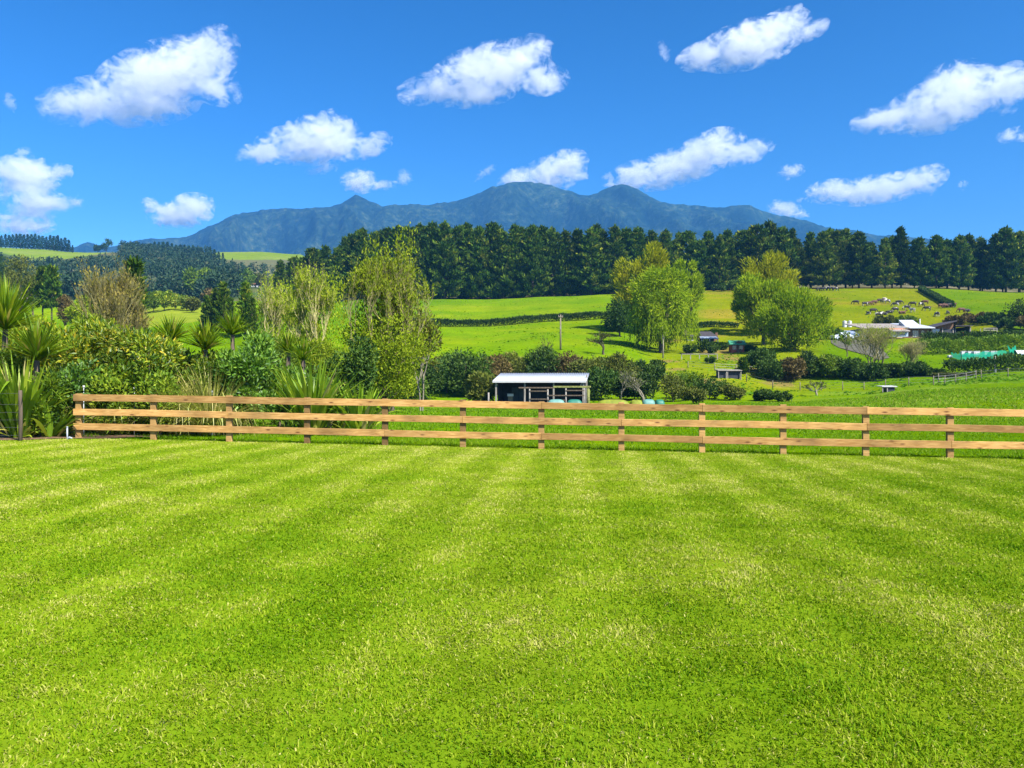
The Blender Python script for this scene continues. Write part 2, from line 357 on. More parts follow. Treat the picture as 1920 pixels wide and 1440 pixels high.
SUN_EL = R(46); SUN_AZ = math.atan2(.70, -.71)          # clockwise from +Y: the sun stands to the right and behind
sd = Vector((math.sin(SUN_AZ) * math.cos(SUN_EL), math.cos(SUN_AZ) * math.cos(SUN_EL), math.sin(SUN_EL)))
sun_d = bpy.data.lights.new('sun', 'SUN'); sun_d.energy = 4.6; sun_d.angle = R(.53); sun_d.color = (1, .95, .86)
sun = bpy.data.objects.new('sun', sun_d); COL.objects.link(sun); sun.rotation_euler = sd.to_track_quat('Z', 'Y').to_euler()
world = bpy.data.worlds.new('World'); scene.world = world; world.use_nodes = True
nt = world.node_tree; nt.nodes.clear()
wo = nd(nt, 'ShaderNodeOutputWorld'); bg = nd(nt, 'ShaderNodeBackground'); sk = nd(nt, 'ShaderNodeTexSky', sky_type='NISHITA')
sk.sun_disc = False; sk.sun_elevation = SUN_EL; sk.sun_rotation = SUN_AZ; sk.altitude = 60; sk.air_density = 1.0; sk.dust_density = .8; sk.ozone_density = 3.5
hs = nd(nt, 'ShaderNodeHueSaturation'); hs.inputs['Saturation'].default_value = 1.13; hs.inputs['Value'].default_value = .43; hs.inputs['Hue'].default_value = .497
gm = nd(nt, 'ShaderNodeGamma'); gm.inputs['Gamma'].default_value = 1.72; nt.links.new(sk.outputs[0], gm.inputs['Color']); nt.links.new(gm.outputs[0], hs.inputs['Color']); nt.links.new(hs.outputs[0], bg.inputs['Color']); bg.inputs['Strength'].default_value = .060
nt.links.new(bg.outputs[0], wo.inputs['Surface'])

vs = scene.view_settings; vs.view_transform = 'Standard'; vs.look = 'None'; vs.exposure = 1.40; vs.gamma = 1; vs.use_curve_mapping = False
cy = scene.cycles
cy.max_bounces = 24; cy.diffuse_bounces = 3; cy.glossy_bounces = 2; cy.transmission_bounces = 4; cy.transparent_max_bounces = 12; cy.volume_bounces = 22
cy.use_denoising = True; cy.caustics_reflective = False; cy.caustics_refractive = False
try:
    cy.denoiser = 'OPENIMAGEDENOISE'; cy.denoising_input_passes = 'RGB_ALBEDO_NORMAL'; cy.denoising_prefilter = 'ACCURATE'
except Exception: pass

# ------------------------------------------------------------------ ground
def stripes(X, Y):
    s = (X - .08 * Y + .12 * (fbm(X / 1.2, Y / 5, 3) - .5) + .28 * (fbm(X / 12 + 5, Y / 16, 2) - .5)) / 1.22
    return (.5 + .5 * np.sin(2 * PI * s + 1.2)) ** 1.35
def lawn_tint(X, Y):
    p = fbm(X / 2.6 + 9, Y / 2.6 + 3, 4); q = fbm(X / .7 + 50, Y / .7, 3); far = np.clip((Y - 7) / 11, 0, 1)
    st = stripes(X, Y)
    return .37 + .34 * (p - .5) + .60 * (q - .5) + (.085 + .14 * far) * (st - .45) + .02 + .20 * far + .03

FL0, FL1 = Vector((-11.64, 21.4)), Vector((10.39, 18.9))
FSL = (FL1.y - FL0.y) / (FL1.x - FL0.x)
def fence_y(X): return FL0.y + (X - FL0.x) * FSL

def field_line(u):      # lower edge of the far green field on the left hill, in photo rows
    return np.interp(u, [-500, 0, 40, 62, 100, 140, 190, 215, 240], [476, 474, 484, 489, 489, 483, 476, 472, 460])

def ground():
    ys = np.concatenate([np.linspace(-40, 0, 8)[:-1], np.linspace(0, 26, 40)[:-1], np.exp(np.linspace(math.log(26), math.log(1100), 430))[:-1], np.exp(np.linspace(math.log(1100), math.log(4650), 30))])
    s = np.linspace(-1, 1, 641); s = np.sign(s) * np.abs(s) ** 1.05
    Y, S = np.meshgrid(ys, s, indexing='ij'); X = S * (np.maximum(Y, 0) * .92 + 45)
    Z = gz(X, Y)
    V = np.c_[X.ravel(), Y.ravel(), Z.ravel()]
    n, m = Y.shape; i = (np.arange(n - 1)[:, None] * m + np.arange(m - 1)[None]).ravel()
    faces = np.c_[i, i + 1, i + m + 1, i + m]
    x, y, z = V.T; u = np.where(y > 5, x / np.maximum(y, 5) * F + 960, 960); py = 720 - (z - EYE) / np.maximum(y, 1) * F
    n1 = fbm(x / 14, y / 14, 4); n2 = fbm(x / 45 + 8, y / 45, 4)
    C = np.tile(np.array([.086, .160, .001]), (len(V), 1))
    def mix(mask, col):
        mask = np.clip(mask, 0, 1)[:, None]; C[:] = C * (1 - mask) + np.array(col) * mask
    mix((n1 - .44) * 4.0, (.118, .176, .002))
    mix((n2 - .48) * 5, (.064, .132, .001))
    # dry, yellower cow pasture on the right of the hill
    dry = np.clip((u - 1290) / 40, 0, 1) * np.clip((1735 + (py - 545) * 2.2 - u) / 12, 0, 1) * np.clip((y - 150) / 20, 0, 1) * (y < 330)
    mix(dry * (.65 + .8 * (n1 - .4)), (.145, .165, .002)); mix(dry * np.clip((fbm(x / 30, y / 7, 3) - .55) * 5, 0, .6), (.20, .15, .02))
    # grazed cottage paddock below the willows
    pad = np.clip((u - 1190) / 60, 0, 1) * np.clip((1560 - u) / 60, 0, 1) * np.clip((y - 92) / 8, 0, 1) * np.clip((182 - y) / 10, 0, 1)
    mix(pad * (.55 + n1 * .6), (.140, .170, .004)); mix(pad * np.clip((fbm(x / 6 + 3, y / 6, 3) - .6) * 7, 0, .7), (.17, .11, .045))
    # rough pasture at the right, in front
    rp = np.clip((u - 1450) / 120, 0, 1) * np.clip((y - 40) / 15, 0, 1) * np.clip((100 - y) / 6, 0, 1)
    mix(rp * np.clip((fbm(x / 5, y / 3, 4) - .45) * 4, 0, .8), (.12, .19, .02))
    trk = np.abs(np.sin(z * 2.6 + 5 * fbm(x / 22, y / 22, 3))) ; mix(((trk < .10) & (y > 150) & (y < 300) & (u > 640)) * .30 * np.clip((fbm(x / 18 + 3, y / 40, 2) - .45) * 6, 0, 1), (.17, .16, .02))
    # lawn
    lawn = ((y < fence_y(x) - .1) & (y > -45)).astype(float)
    t = np.clip(lawn_tint(x, y), 0, 1)[:, None]
    lc = np.array([.062, .135, .001]) * (1 - t) + np.array([.150, .190, .012]) * t
    C[:] = C * (1 - lawn[:, None]) + lc * lawn[:, None]
    # left: hill country
    lh = (y > 330) & (u < 700)
    mix(lh * 1.0, (.045, .075, .018)); mix(lh * np.clip((n2 - .45) * 4, 0, 1), (.085, .085, .030))
    fld = lh & (y > 600) & (((py < field_line(u)) & (u < 225)) | ((u > 398) & (py < 487 - .00 * u) & (u < 640)))
    mix(fld * 1.0, (.115, .17, .010)); mix(fld * np.clip((n2 - .5) * 4, 0, .6), (.14, .18, .03))
    scr = lh & (u > 425) & (py >= 487) & (py < 520); mix(scr * .7, (.11, .105, .05))
    strip = (y > 180) & (y < 260) & (u > 255) & (u < 400); mix(strip * .6, (.17, .19, .02))
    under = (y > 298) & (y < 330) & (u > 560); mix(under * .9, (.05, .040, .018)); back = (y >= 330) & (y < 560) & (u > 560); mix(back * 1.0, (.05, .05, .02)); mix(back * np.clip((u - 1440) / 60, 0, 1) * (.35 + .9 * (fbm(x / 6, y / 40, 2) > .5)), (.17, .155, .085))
    m, nt, out = new_mat('ground_grass'); L = nt.links
    at = nd(nt, 'ShaderNodeAttribute', attribute_name='albedo')
    tc = nd(nt, 'ShaderNodeTexCoord')
    a = nd(nt, 'ShaderNodeTexNoise'); a.inputs['Scale'].default_value = 1.3; a.inputs['Detail'].default_value = 8; a.inputs['Roughness'].default_value = .7
    b = nd(nt, 'ShaderNodeTexNoise'); b.inputs['Scale'].default_value = .12; b.inputs['Detail'].default_value = 6
    L.new(tc.outputs['Object'], a.inputs['Vector']); L.new(tc.outputs['Object'], b.inputs['Vector'])
    ra = ramp(nt, a.outputs['Fac'], [(.3, (.66, .66, .6)), (.5, (1, 1, 1)), (.72, (1.3, 1.22, 1.3))])
    rb = ramp(nt, b.outputs['Fac'], [(.35, (.86, .9, .9)), (.65, (1.15, 1.08, 1.1))])
    m1 = nd(nt, 'ShaderNodeMix', data_type='RGBA', blend_type='MULTIPLY'); m1.inputs[0].default_value = 1
    m2 = nd(nt, 'ShaderNodeMix', data_type='RGBA', blend_type='MULTIPLY'); m2.inputs[0].default_value = 1
    L.new(at.outputs['Color'], m1.inputs[6]); L.new(ra.outputs[0], m1.inputs[7]); L.new(m1.outputs[2], m2.inputs[6]); L.new(rb.outputs[0], m2.inputs[7])
    d = nd(nt, 'ShaderNodeBsdfDiffuse'); d.inputs['Roughness'].default_value = .8
    L.new(m2.outputs[2], d.inputs['Color'])
    bp = nd(nt, 'ShaderNodeBump'); bp.inputs['Strength'].default_value = .55; bp.inputs['Distance'].default_value = .25
    L.new(a.outputs['Fac'], bp.inputs['Height']); L.new(bp.outputs[0], d.inputs['Normal'])
    L.new(d.outputs[0], out.inputs['Surface'])
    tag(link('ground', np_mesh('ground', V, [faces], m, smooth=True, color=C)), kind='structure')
ground()

# ------------------------------------------------------------------ grass blades
def blades(X, Y, h, w, az, lean, tint, bent=True):
    n = len(X); Z = gz(X, Y)
    B = np.c_[X, Y, Z - .004]
    fa = rng.uniform(0, 2 * PI, n)
    S = np.c_[np.cos(fa), np.sin(fa), np.zeros(n)] * (w / 2)[:, None]
    D = np.c_[np.cos(az), np.sin(az), np.zeros(n)]
    up = np.array([0, 0, 1.])
    c, s = np.cos(lean), np.sin(lean)
    if not bent:
        T = B + D * (h * s)[:, None] + up * (h * c)[:, None]
        V = np.stack([B - S, B + S, T], 1).reshape(-1, 3); k = np.arange(n)[:, None] * 3
        return V, [k + np.array([[0, 1, 2]])], np.repeat(tint, 3)
    c1, s1 = np.cos(lean * .55), np.sin(lean * .55); c2, s2 = np.cos(np.minimum(lean * 1.5, 1.75)), np.sin(np.minimum(lean * 1.5, 1.75))
    Mid = B + D * (h * .5 * s1)[:, None] + up * (h * .5 * c1)[:, None]
    T = Mid + D * (h * .5 * s2)[:, None] + up * (h * .5 * c2)[:, None]
    V = np.stack([B - S, B + S, Mid - S * .8, Mid + S * .8, T], 1).reshape(-1, 3); k = np.arange(n)[:, None] * 5
    return V, [k + np.array([[0, 1, 3, 2]]), k + np.array([[2, 3, 4]])], np.repeat(tint, 5)

def join(chunks):
    V = []; f3 = []; f4 = []; T = []; k = 0
    for v, fs, t in chunks:
        V.append(v); T.append(t)
        for f in fs: (f3 if f.shape[1] == 3 else f4).append(f + k)
        k += len(v)
    return np.concatenate(V), [np.concatenate(x) for x in (f3, f4) if x], np.concatenate(T)

def lawn():
    ch = []; edges = np.linspace(1.0, 22.2, 54)
    XS = []; YS = []
    for y0, y1 in zip(edges[:-1], edges[1:]):
        ym = (y0 + y1) / 2; dens = 8600 * (max(ym, 3.8) / 3.8) ** -1.22; xw = ym * .70 + 5.5; n = int(dens * (y1 - y0) * 2 * xw)
        YS.append(rng.uniform(y0, y1, n)); XS.append(rng.uniform(-xw, xw, n))
    X = np.concatenate(XS); Y = np.concatenate(YS)
    k = (Y < fence_y(X) - .03 + .12 * (rng.random(len(X)) - .5)) & ((np.abs(X) < Y * .68 + 1.2) | (rng.random(len(X)) < .55)); X, Y = X[k], Y[k]
    cl = fbm(X / .16, Y / .16, 2)                                           # little tufts
    k = rng.random(len(X)) < np.clip(.55 + 1.3 * (cl - .25), .3, 1); X, Y, cl = X[k], Y[k], cl[k]; n = len(X)
    st = stripes(X, Y); lt = lawn_tint(X, Y)
    t = np.clip(lt + rng.normal(0, .18, n) + .40 * (cl - .5), 0, .93)
    straw = rng.random(n) < (.02 + .10 * np.clip(lt - .34, 0, 1)); t[straw] = rng.uniform(.8, 1, straw.sum())
    w = .0072 * (np.maximum(Y, 3.8) / 3.8) ** .58 * rng.uniform(.7, 1.3, n)
    rank = fbm(X / .55 + 70, Y / .55 + 20, 3)                               # here and there a lusher, taller tuft
    h = rng.uniform(.016, .046, n) * (.75 + .5 * cl) * (1 + .5 * np.clip((rank - .70) * 7, 0, 1)); t = np.clip(t - .06 * np.clip((rank - .70) * 7, 0, 1), 0, 1)
    az = np.where(st > .5, PI / 2, -PI / 2) + rng.normal(0, 1.6, n)
    lean = np.clip(rng.normal(1.0, .36, n), .1, 1.5); lean[straw] = rng.uniform(1.2, 1.5, straw.sum())
    bent = rng.random(n) < np.clip((15 - Y) / 6, 0, 1)
    for m, b in ((bent, True), (~bent, False)):
        ch.append(blades(X[m], Y[m], h[m], w[m], az[m], lean[m], t[m], b))
    V, fs, T = join(ch)
    tag(link('lawn_grass', np_mesh('lawn_grass', V, fs, M['lawn_blade'], T)), 'short mown green grass with pale clippings in front of the rail fence', 'grass', kind='stuff')
lawn()

def pasture():
    ch = []
    for y0, y1, dens, w0, h0, h1 in ((18.5, 27, 520, .018, .05, .13), (27, 42, 170, .035, .05, .13), (42, 78, 50, .07, .06, .15)):
        xw = y1 * .72 + 1; n = int(dens * (y1 - y0) * 2 * xw)
        Y = rng.uniform(y0, y1, n); X = rng.uniform(-xw, xw, n)
        k = (np.abs(X) < Y * .72 + 1) & (Y > fence_y(X) + .06 + .1 * rng.random(n)) & ~((Y < 21.8) & (X < -11.9)); X, Y = X[k], Y[k]
        c = fbm(X / 1.2, Y / 1.2, 3); k = rng.random(len(X)) < np.clip(.3 + 2.2 * (c - .35), .1, 1); X, Y, c = X[k], Y[k], c[k]; n = len(X)
        u = X / Y * F + 960; rough = np.clip((u - 1480) / 200, 0, 1) * (Y > 38)
        t = np.clip(.42 + .9 * (c - .5) + rng.normal(0, .16, n) + .15 * rough * rng.random(n), 0, .9); s = rng.random(n) < .02 + .05 * rough; t[s] = 1
        ch.append(blades(X, Y, rng.uniform(h0, h1, n) * (.6 + c * .8) * (1 + .6 * rough), np.full(n, w0), rng.uniform(0, 2 * PI, n), np.clip(rng.normal(.9, .3, n), 0, 1.4), t, False))
    n = 60000; Y = np.exp(rng.uniform(math.log(85), math.log(292), n)); X = rng.uniform(-.62, .72, n) * Y; u = X / Y * F + 960
    c = fbm(X / 7, Y / 7, 4); k = (rng.random(n) < np.clip((c - .5) * 5, 0.02, 1)) & (u > 560); X, Y = X[k], Y[k]; n = len(X)
    dry = np.clip((u[k] - 1300) / 60, 0, 1) * (u[k] < 1740) * (Y > 180)
    ch.append(blades(X, Y, rng.uniform(.10, .30, n), rng.uniform(.25, .6, n), rng.uniform(0, 2 * PI, n), rng.uniform(.5, 1.3, n), np.clip(rng.normal(.30, .2, n) + .35 * dry, 0, 1), False))
    V, fs, T = join(ch)
    tag(link('pasture_grass', np_mesh('pasture_grass', V, fs, M['pasture_blade'], T)), 'longer lush green grass of the paddock behind the rail fence', 'grass', kind='stuff')
pasture()

# ------------------------------------------------------------------ foliage builders (all return meshes)
def unit(a): return a / np.maximum(np.linalg.norm(a, axis=1, keepdims=True), 1e-9)
def rdir(n, g=None):
    return unit((g or rng).normal(size=(n, 3)))
def cards(P, D, L, W, tint, N=None):
    n = len(P); D = unit(D)
    if N is None: N = rdir(n)
    S = unit(np.cross(D, N)); Nn = np.cross(S, D)
    L = np.broadcast_to(L, n)[:, None]; W = np.broadcast_to(W, n)[:, None]
    mid = P + D * L * .45
    V = np.stack([P, mid + S * W / 2 + Nn * W * .12, P + D * L - Nn * L * .06, mid - S * W / 2 + Nn * W * .12], 1).reshape(-1, 3)
    k = np.arange(n)[:, None] * 4
    return V, [k + np.array([[0, 1, 2, 3]])], np.repeat(tint, 4)

def clumps(C, Rr, n_per, L, W, up=.25, out=.7, rnd=.7, tbase=.45, tvar=.22, flat=1.0):
    """leaves gathered on clumps with centres C and radii Rr"""
    m = len(C); n = m * n_per; ci = np.repeat(np.arange(m), n_per)
    d = rdir(n); r = Rr[ci] * (.35 + .65 * np.sqrt(rng.random(n)))
    o = d * r[:, None]; o[:, 2] *= flat
    P = C[ci] + o
    D = d * out + rdir(n) * rnd + np.array([0, 0, up])
    t = np.clip(tbase + rng.normal(0, .10, m)[ci] + rng.normal(0, tvar, n), 0, 1)
    return cards(P, D, L * rng.uniform(.65, 1.3, n), W * rng.uniform(.7, 1.3, n), t)

def dome_centres(m, rx, ry, rz, zc0, inner=.35, lowcut=-.9):
    out = []
    while len(out) < m:
        p = rng.normal(size=3); p /= np.linalg.norm(p); p *= (inner + (1 - inner) * rng.random() ** .5)
        if p[2] < lowcut: continue
        out.append(p)
    P = np.array(out) * np.array([rx, ry, rz]); P[:, 2] += zc0
    return P

def limbs(mb, base, tips, r0, split=.35, n=6):
    """trunk from base, one tapered limb to each tip"""
    base = Vector(base); tips = [Vector(t) for t in tips]
    cen = sum(tips, Vector()) / len(tips); fork = base.lerp(Vector((base.x + (cen.x - base.x) * .4, base.y + (cen.y - base.y) * .4, cen.z)), split)
    mb.tube([base - Vector((0, 0, .3)), base + Vector((0, 0, .02)), base.lerp(fork, .5) + Vector((random.uniform(-.1, .1) * r0, random.uniform(-.1, .1) * r0, 0)), fork], [r0 * 1.5, r0 * 1.15, r0 * .9, r0 * .75], n + 2)
    for t in tips:
        k = random.uniform(0.55, 1); s = base.lerp(fork, k); mid = s.lerp(t, .5) + Vector((random.uniform(-1, 1), random.uniform(-1, 1), random.uniform(.1, .6))) * (t - s).length * .12
        mb.tube([s, mid, t], [r0 * .42, r0 * .24, r0 * .05], n)

def bush_parts(w, h, mat, n=2600, leaf=(.35, .13), clump=.30, m=26, stem=True, trunk_h=None, tb=.45, up=.25, out=.7, bark='bark', tv=.22, lowcut=-.75, depth=1.0, inner=.35):
    th = .12 * h if trunk_h is None else trunk_h
    rz = (h - th) / 2; zc0 = th + rz
    C = dome_centres(m, w / 2 * .80, w / 2 * .80 * depth, rz * .82, zc0, inner, lowcut)
    Rr = rng.uniform(.7, 1.25, m) * clump * min(w / 2, rz)
    V, f, T = clumps(C, Rr, n // m, leaf[0], leaf[1], up, out, tbase=tb, tvar=tv)
    k = V[:, 2] < .02; V[k, 2] = .02
    ps = [('crown', np_mesh('crown', V, f, mat, T))]
    if stem:
        mb = MB(); sel = C[rng.choice(m, min(m, 9), replace=False)]
        limbs(mb, (0, 0, 0), sel, max(.04, h * .022), .3, 5)
        ps.append(('trunk', mb.mesh('trunk', M[bark], True)))
    return ps

def pine_parts(H, Rm, low=.06, nb=64, mat='pine', shape=1.5, seed_top=.97, tb=.42):
    ch = []; mb = MB()
    mb.tube([(0, 0, -.5), (0, 0, H * .3), (Rm * .03, 0, H * .65), (0, 0, H * .97)], [H * .016, H * .0125, H * .008, .03], 7)
    Ps = []; Ds = []; Ts = []; cs = min(1, max(.3, H / 20))
    for b in range(nb):
        t = low + (seed_top - low) * (b + random.random()) / nb; z = t * H; az = b * 2.399 + random.uniform(-.5, .5)
        q = (t - low) / (1 - low)
        L = Rm * (1 - q ** shape) * random.uniform(.62, 1.15) * (.72 + .28 * min(1, q / .18)) + .35 * cs
        rise = random.uniform(.05, .45) + .35 * q
        dv = Vector((math.cos(az), math.sin(az), 0)); tip = Vector((0, 0, z)) + dv * L + Vector((0, 0, L * rise))
        if b % 2 == 0: mb.tube([(0, 0, z), tip], [.09, .02], 3, False)
        nc = max(2, int(L / (.8 * cs))); ct = random.gauss(0, .17)
        for c in range(nc):
            f = .30 + .70 * (c + .5) / nc; p = np.array(Vector((0, 0, z)) + dv * L * f + Vector((0, 0, L * rise * f * f)))
            k = 13; o = rng.normal(0, .42 * cs, (k, 3)) * np.array([1, 1, .55])
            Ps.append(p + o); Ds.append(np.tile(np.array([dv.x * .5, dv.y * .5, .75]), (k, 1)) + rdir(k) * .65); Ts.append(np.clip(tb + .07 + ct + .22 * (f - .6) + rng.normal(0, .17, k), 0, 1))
    # leader
    k = 26; Ps.append(np.c_[rng.normal(0, .18, k), rng.normal(0, .18, k), H * rng.uniform(.92, 1.0, k)]); Ds.append(np.tile([0, 0, 1.], (k, 1)) + rdir(k) * .5); Ts.append(np.full(k, .6))
    P = np.concatenate(Ps); D = np.concatenate(Ds); T = np.concatenate(Ts)
    V, f, T = cards(P, D, cs * rng.uniform(.9, 1.8, len(P)), cs * rng.uniform(.34, .70, len(P)), T)
    return [('crown', np_mesh('crown', V, f, M[mat], T)), ('trunk', mb.mesh('trunk', M['bark'], True))]

def willow_parts(w, h, mat, n=9000, weep=.0, trunk_h=2.5, leaf=(.55, .13), m=60, tb=.5, seed=0):
    rz = (h - trunk_h) / 2
    C = dome_centres(m, w / 2 * .82, w / 2 * .82, rz * .84, trunk_h + rz, .45, -.97)
    Rr = rng.uniform(.13, .34, m) * w / 2
    npc = n // m; ci = np.repeat(np.arange(m), npc); N = len(ci)
    d = rdir(N); P = C[ci] + d * (Rr[ci] * (.3 + .7 * np.sqrt(rng.random(N))))[:, None]
    cz = (C[ci, 2] - trunk_h) / (2 * rz)
    rad = unit(C[ci] * np.array([1, 1, .0]) + 1e-3)
    D = d * .35 + rad * .35 * (1 - weep) + rdir(N) * .5 + np.array([0, 0, 1.]) * ((.9 - 1.9 * weep * np.clip(1.25 - cz, 0, 1))[:, None] if weep else .75)
    t = np.clip(tb + rng.normal(0, .17, m)[ci] + rng.normal(0, .22, N), 0, 1)
    ch = [cards(P, D, leaf[0] * rng.uniform(.6, 1.4, N), leaf[1] * rng.uniform(.7, 1.3, N), t)]
    if weep:                                            # hanging strands round the skirt
        ns = int(240 * weep); sp = []; st = []
        for k in range(ns):
            a = random.uniform(0, 2 * PI); rr = w / 2 * random.uniform(.55, 1.0); z0 = trunk_h + rz * random.uniform(.55, 1.5) * (1.15 - .45 * (rr / (w / 2))); ln = random.uniform(.3, .86) * z0; q = int(ln / .16)
            zz = z0 - np.linspace(0, ln, q); j = rng.normal(0, .10, (q, 2)); drift = np.linspace(0, random.uniform(-.4, .7), q)
            sp.append(np.c_[math.cos(a) * (rr + drift) + j[:, 0], math.sin(a) * (rr + drift) + j[:, 1], zz]); st.append(np.full(q, tb + random.gauss(0, .12)))
        sp = np.concatenate(sp); st = np.clip(np.concatenate(st) + rng.normal(0, .12, len(sp)), 0, 1); sp[:, 2] = np.maximum(sp[:, 2], .3)
        ch.append(cards(sp, np.tile([0, 0, -1.], (len(sp), 1)) + rdir(len(sp)) * .35, .48 * rng.uniform(.7, 1.3, len(sp)), .13, st))
    V, f, T = join(ch)
    mb = MB(); limbs(mb, (0, 0, 0), C[rng.choice(m, 16, replace=False)], h * .026, .3, 6)
    return [('crown', np_mesh('crown', V, f, M[mat], T)), ('trunk', mb.mesh('trunk', M['bark'], True))]

def twiggy_parts(H, W, mat, bark, depth=5, nleaf=2500, leaf=(.16, .07), r0=.12, up=.5, spread=.55, tb=.5, sides=4, stems=1, kids=3, dome=0):
    mb = MB(); tips = []
    def grow(p, d, L, r, k):
        mid = p + d * L * .5 + Vector((random.uniform(-1, 1), random.uniform(-1, 1), random.uniform(-.3, 1))) * L * .07
        e = p + d * L; e2 = e + Vector((0, 0, 1)) * L * .08
        mb.tube([p, mid, e2], [r, r * .82, r * .62], sides if k > 1 else 3, False)
        tips.append((p, e2, k))
        if k <= 0: return
        for c in range(kids if k > 1 else kids + 1):
            nd_ = (d + Vector((random.gauss(0, 1), random.gauss(0, 1), random.gauss(0, .6))) * spread + Vector((0, 0, up * .5))).normalized()
            s = p.lerp(e2, random.uniform(.5, 1))
            grow(s, nd_, L * random.uniform(.62, .88), r * .58, k - 1)
    for s in range(stems):
        a = random.uniform(0, 6.28); lean = .0 if stems == 1 else random.uniform(.1, .45)
        grow(Vector((math.cos(a) * .15 * (stems > 1), math.sin(a) * .15 * (stems > 1), -.15)), Vector((math.cos(a) * lean, math.sin(a) * lean, 1)).normalized(), H * .30, r0, depth)
    v = np.array(mb.v); sx = W / 2 / max(1e-3, np.percentile(np.abs(v[:, :2]), 97)); sz = H / np.percentile(v[:, 2], 99.6)
    tp = (lambda q: 1.12 - (.66 if H > 8.6 and W > 4.6 and stems > 2 else .40) * min(1, max(0, q - .42) / .58) ** 1.2) if dome else (lambda q: 1)
    mb.v = [(x * sx * tp(z * sz / H), y * sx * tp(z * sz / H), z * sz) for x, y, z in mb.v]
    ps = [('trunk', mb.mesh('trunk', M[bark], True))]
    if nleaf:
        fine = [(a, b) for a, b, k in tips if k <= 1]
        ii = rng.integers(0, len(fine), nleaf); A = np.array([fine[i][0] for i in ii]); B = np.array([fine[i][1] for i in ii])
        f = rng.random(nleaf)[:, None]; P = (A + (B - A) * f * 1.15) * np.array([sx, sx, sz])
        P[:, :2] *= np.array([tp(q) for q in P[:, 2] / H])[:, None]; P += rng.normal(0, .05, (nleaf, 3))
        D = unit(B - A) + rdir(nleaf) * .7 + np.array([0, 0, .2])
        if dome:
            C = dome_centres(46, W / 2 * .78, W / 2 * .78, H * .40, H * .52, .3, -.9); C[:, 2] *= 1 + .12 * rng.normal(size=46) * (C[:, 2] > H * .5); C[:, :2] *= (1.08 - .45 * np.clip(C[:, 2:3] / H - .45, 0, 1) * 1.6) * rng.uniform(.7, 1.32, (46, 1))
            ci = np.repeat(np.arange(46), dome // 46); q = len(ci); dd = rdir(q) * np.array([1, 1, 1.7]) * (rng.uniform(.4, 1, q) * W * .15)[:, None]
            P = np.concatenate([P, C[ci] + dd]); D = np.concatenate([D, rdir(q) * .55 + np.array([0, 0, .95]) + dd * .25]); nleaf += q
        V, fc, T = cards(P, D, leaf[0] * rng.uniform(.6, 1.4, nleaf), leaf[1] * rng.uniform(.7, 1.3, nleaf), np.clip(tb + rng.normal(0, .22, nleaf), 0, 1))
        ps.append(('crown', np_mesh('crown', V, fc, M[mat], T)))
    return ps

def swords(n, Lr, Wr, th_max, droop, segs=6, base_r=.12, tb=.45, z0=0, th_min=0.0, tip_brown=.08, stiff=1.0):
    """long sword leaves springing from one point; th is the angle from vertical at the base"""
    ch_v = []; ch_f = []; ch_t = []; k0 = 0
    for i in range(n):
        az = random.uniform(0, 2 * PI); th = th_min + (th_max - th_min) * random.random() ** .75
        L = random.uniform(*Lr); W = random.uniform(*Wr); dr = droop * random.uniform(.3, 1.4) * (.35 + th / max(th_max, .1))
        fold = random.random() < .12
        p = np.array([math.cos(az), math.sin(az), 0]) * base_r * random.random(); p[2] = z0 + random.uniform(0, .06)
        h = np.array([math.cos(az), math.sin(az), 0]); s = np.array([-math.sin(az), math.cos(az), 0]); tw = random.uniform(-.9, .9)
        t0 = np.clip(tb + random.gauss(0, .17), 0, .9)
        if random.random() < tip_brown: t0 = 1
        for j in range(segs + 1):
            q = j / segs; ang = th + dr * q ** 2 * stiff
            if fold and q > .6: ang += 1.3
            ang = min(ang, 2.7)
            sd_ = s * math.cos(tw * q) + np.array([0, 0, 1.]) * math.sin(tw * q) * .6
            wd = W * (.55 + 1.5 * q if q < .3 else 1.0) * (1 if q < .55 else max(.02, (1 - q) / .45)) / 2
            ch_v += [p - sd_ * wd, p + sd_ * wd]; ch_t += [t0 + .08 * q] * 2
            if j < segs:
                k = k0 + 2 * j; ch_f.append((k, k + 1, k + 3, k + 2))
                p = p + (h * math.sin(ang) + np.array([0, 0, 1.]) * math.cos(ang)) * L / segs
        k0 += 2 * (segs + 1)
    return np.array(ch_v), [np.array(ch_f)], np.array(ch_t)

def flax_parts(n=90, L=(1.2, 2.1), W=(.07, .11), th=.95, droop=.9, tb=.45, mat='flax'):
    V, f, T = swords(n, L, W, th, droop, 7, .28, tb)
    V[:, 2] = np.maximum(V[:, 2], .02)
    V2, f2, T2 = swords(int(n * .18), (.5, 1.1), W, 1.3, .7, 5, .3, 1.0); V2[:, 2] = np.maximum(V2[:, 2], .02)
    return [('leaf_fan', np_mesh('leaf_fan', V, f, M[mat], T)), ('dead_leaf_skirt', np_mesh('dead_leaf_skirt', V2, f2, M[mat], T2))]

def cabbage_parts(trunk_h, head=.75, n=150, heads=1, tb=.45):
    mb = MB(); ch = []
    lean = random.uniform(-.15, .15)
    mb.tube([(0, 0, -.2), (lean * .3, 0, trunk_h * .5), (lean, 0, trunk_h)], [.11, .085, .07], 8)
    for k in range(heads):
        a = k * 2.3 + random.random(); o = Vector((lean, 0, trunk_h)) if heads == 1 else Vector((lean + math.cos(a) * .45, math.sin(a) * .45, trunk_h + random.uniform(.3, .6)))
        if heads > 1: mb.tube([(lean, 0, trunk_h - .05), tuple(o)], [.06, .05], 6)
        V, f, T = swords(n, (head * .75, head * 1.15), (.045, .07), 1.3, .45, 5, .04, tb, 0, 0.0, .04)
        ch.append((V + np.array(o), f, T))
    V, f, T = join(ch)
    return [('trunk', mb.mesh('trunk', M['bark'], True)), ('crown', np_mesh('crown', V, f, M['cabbage'], T))]

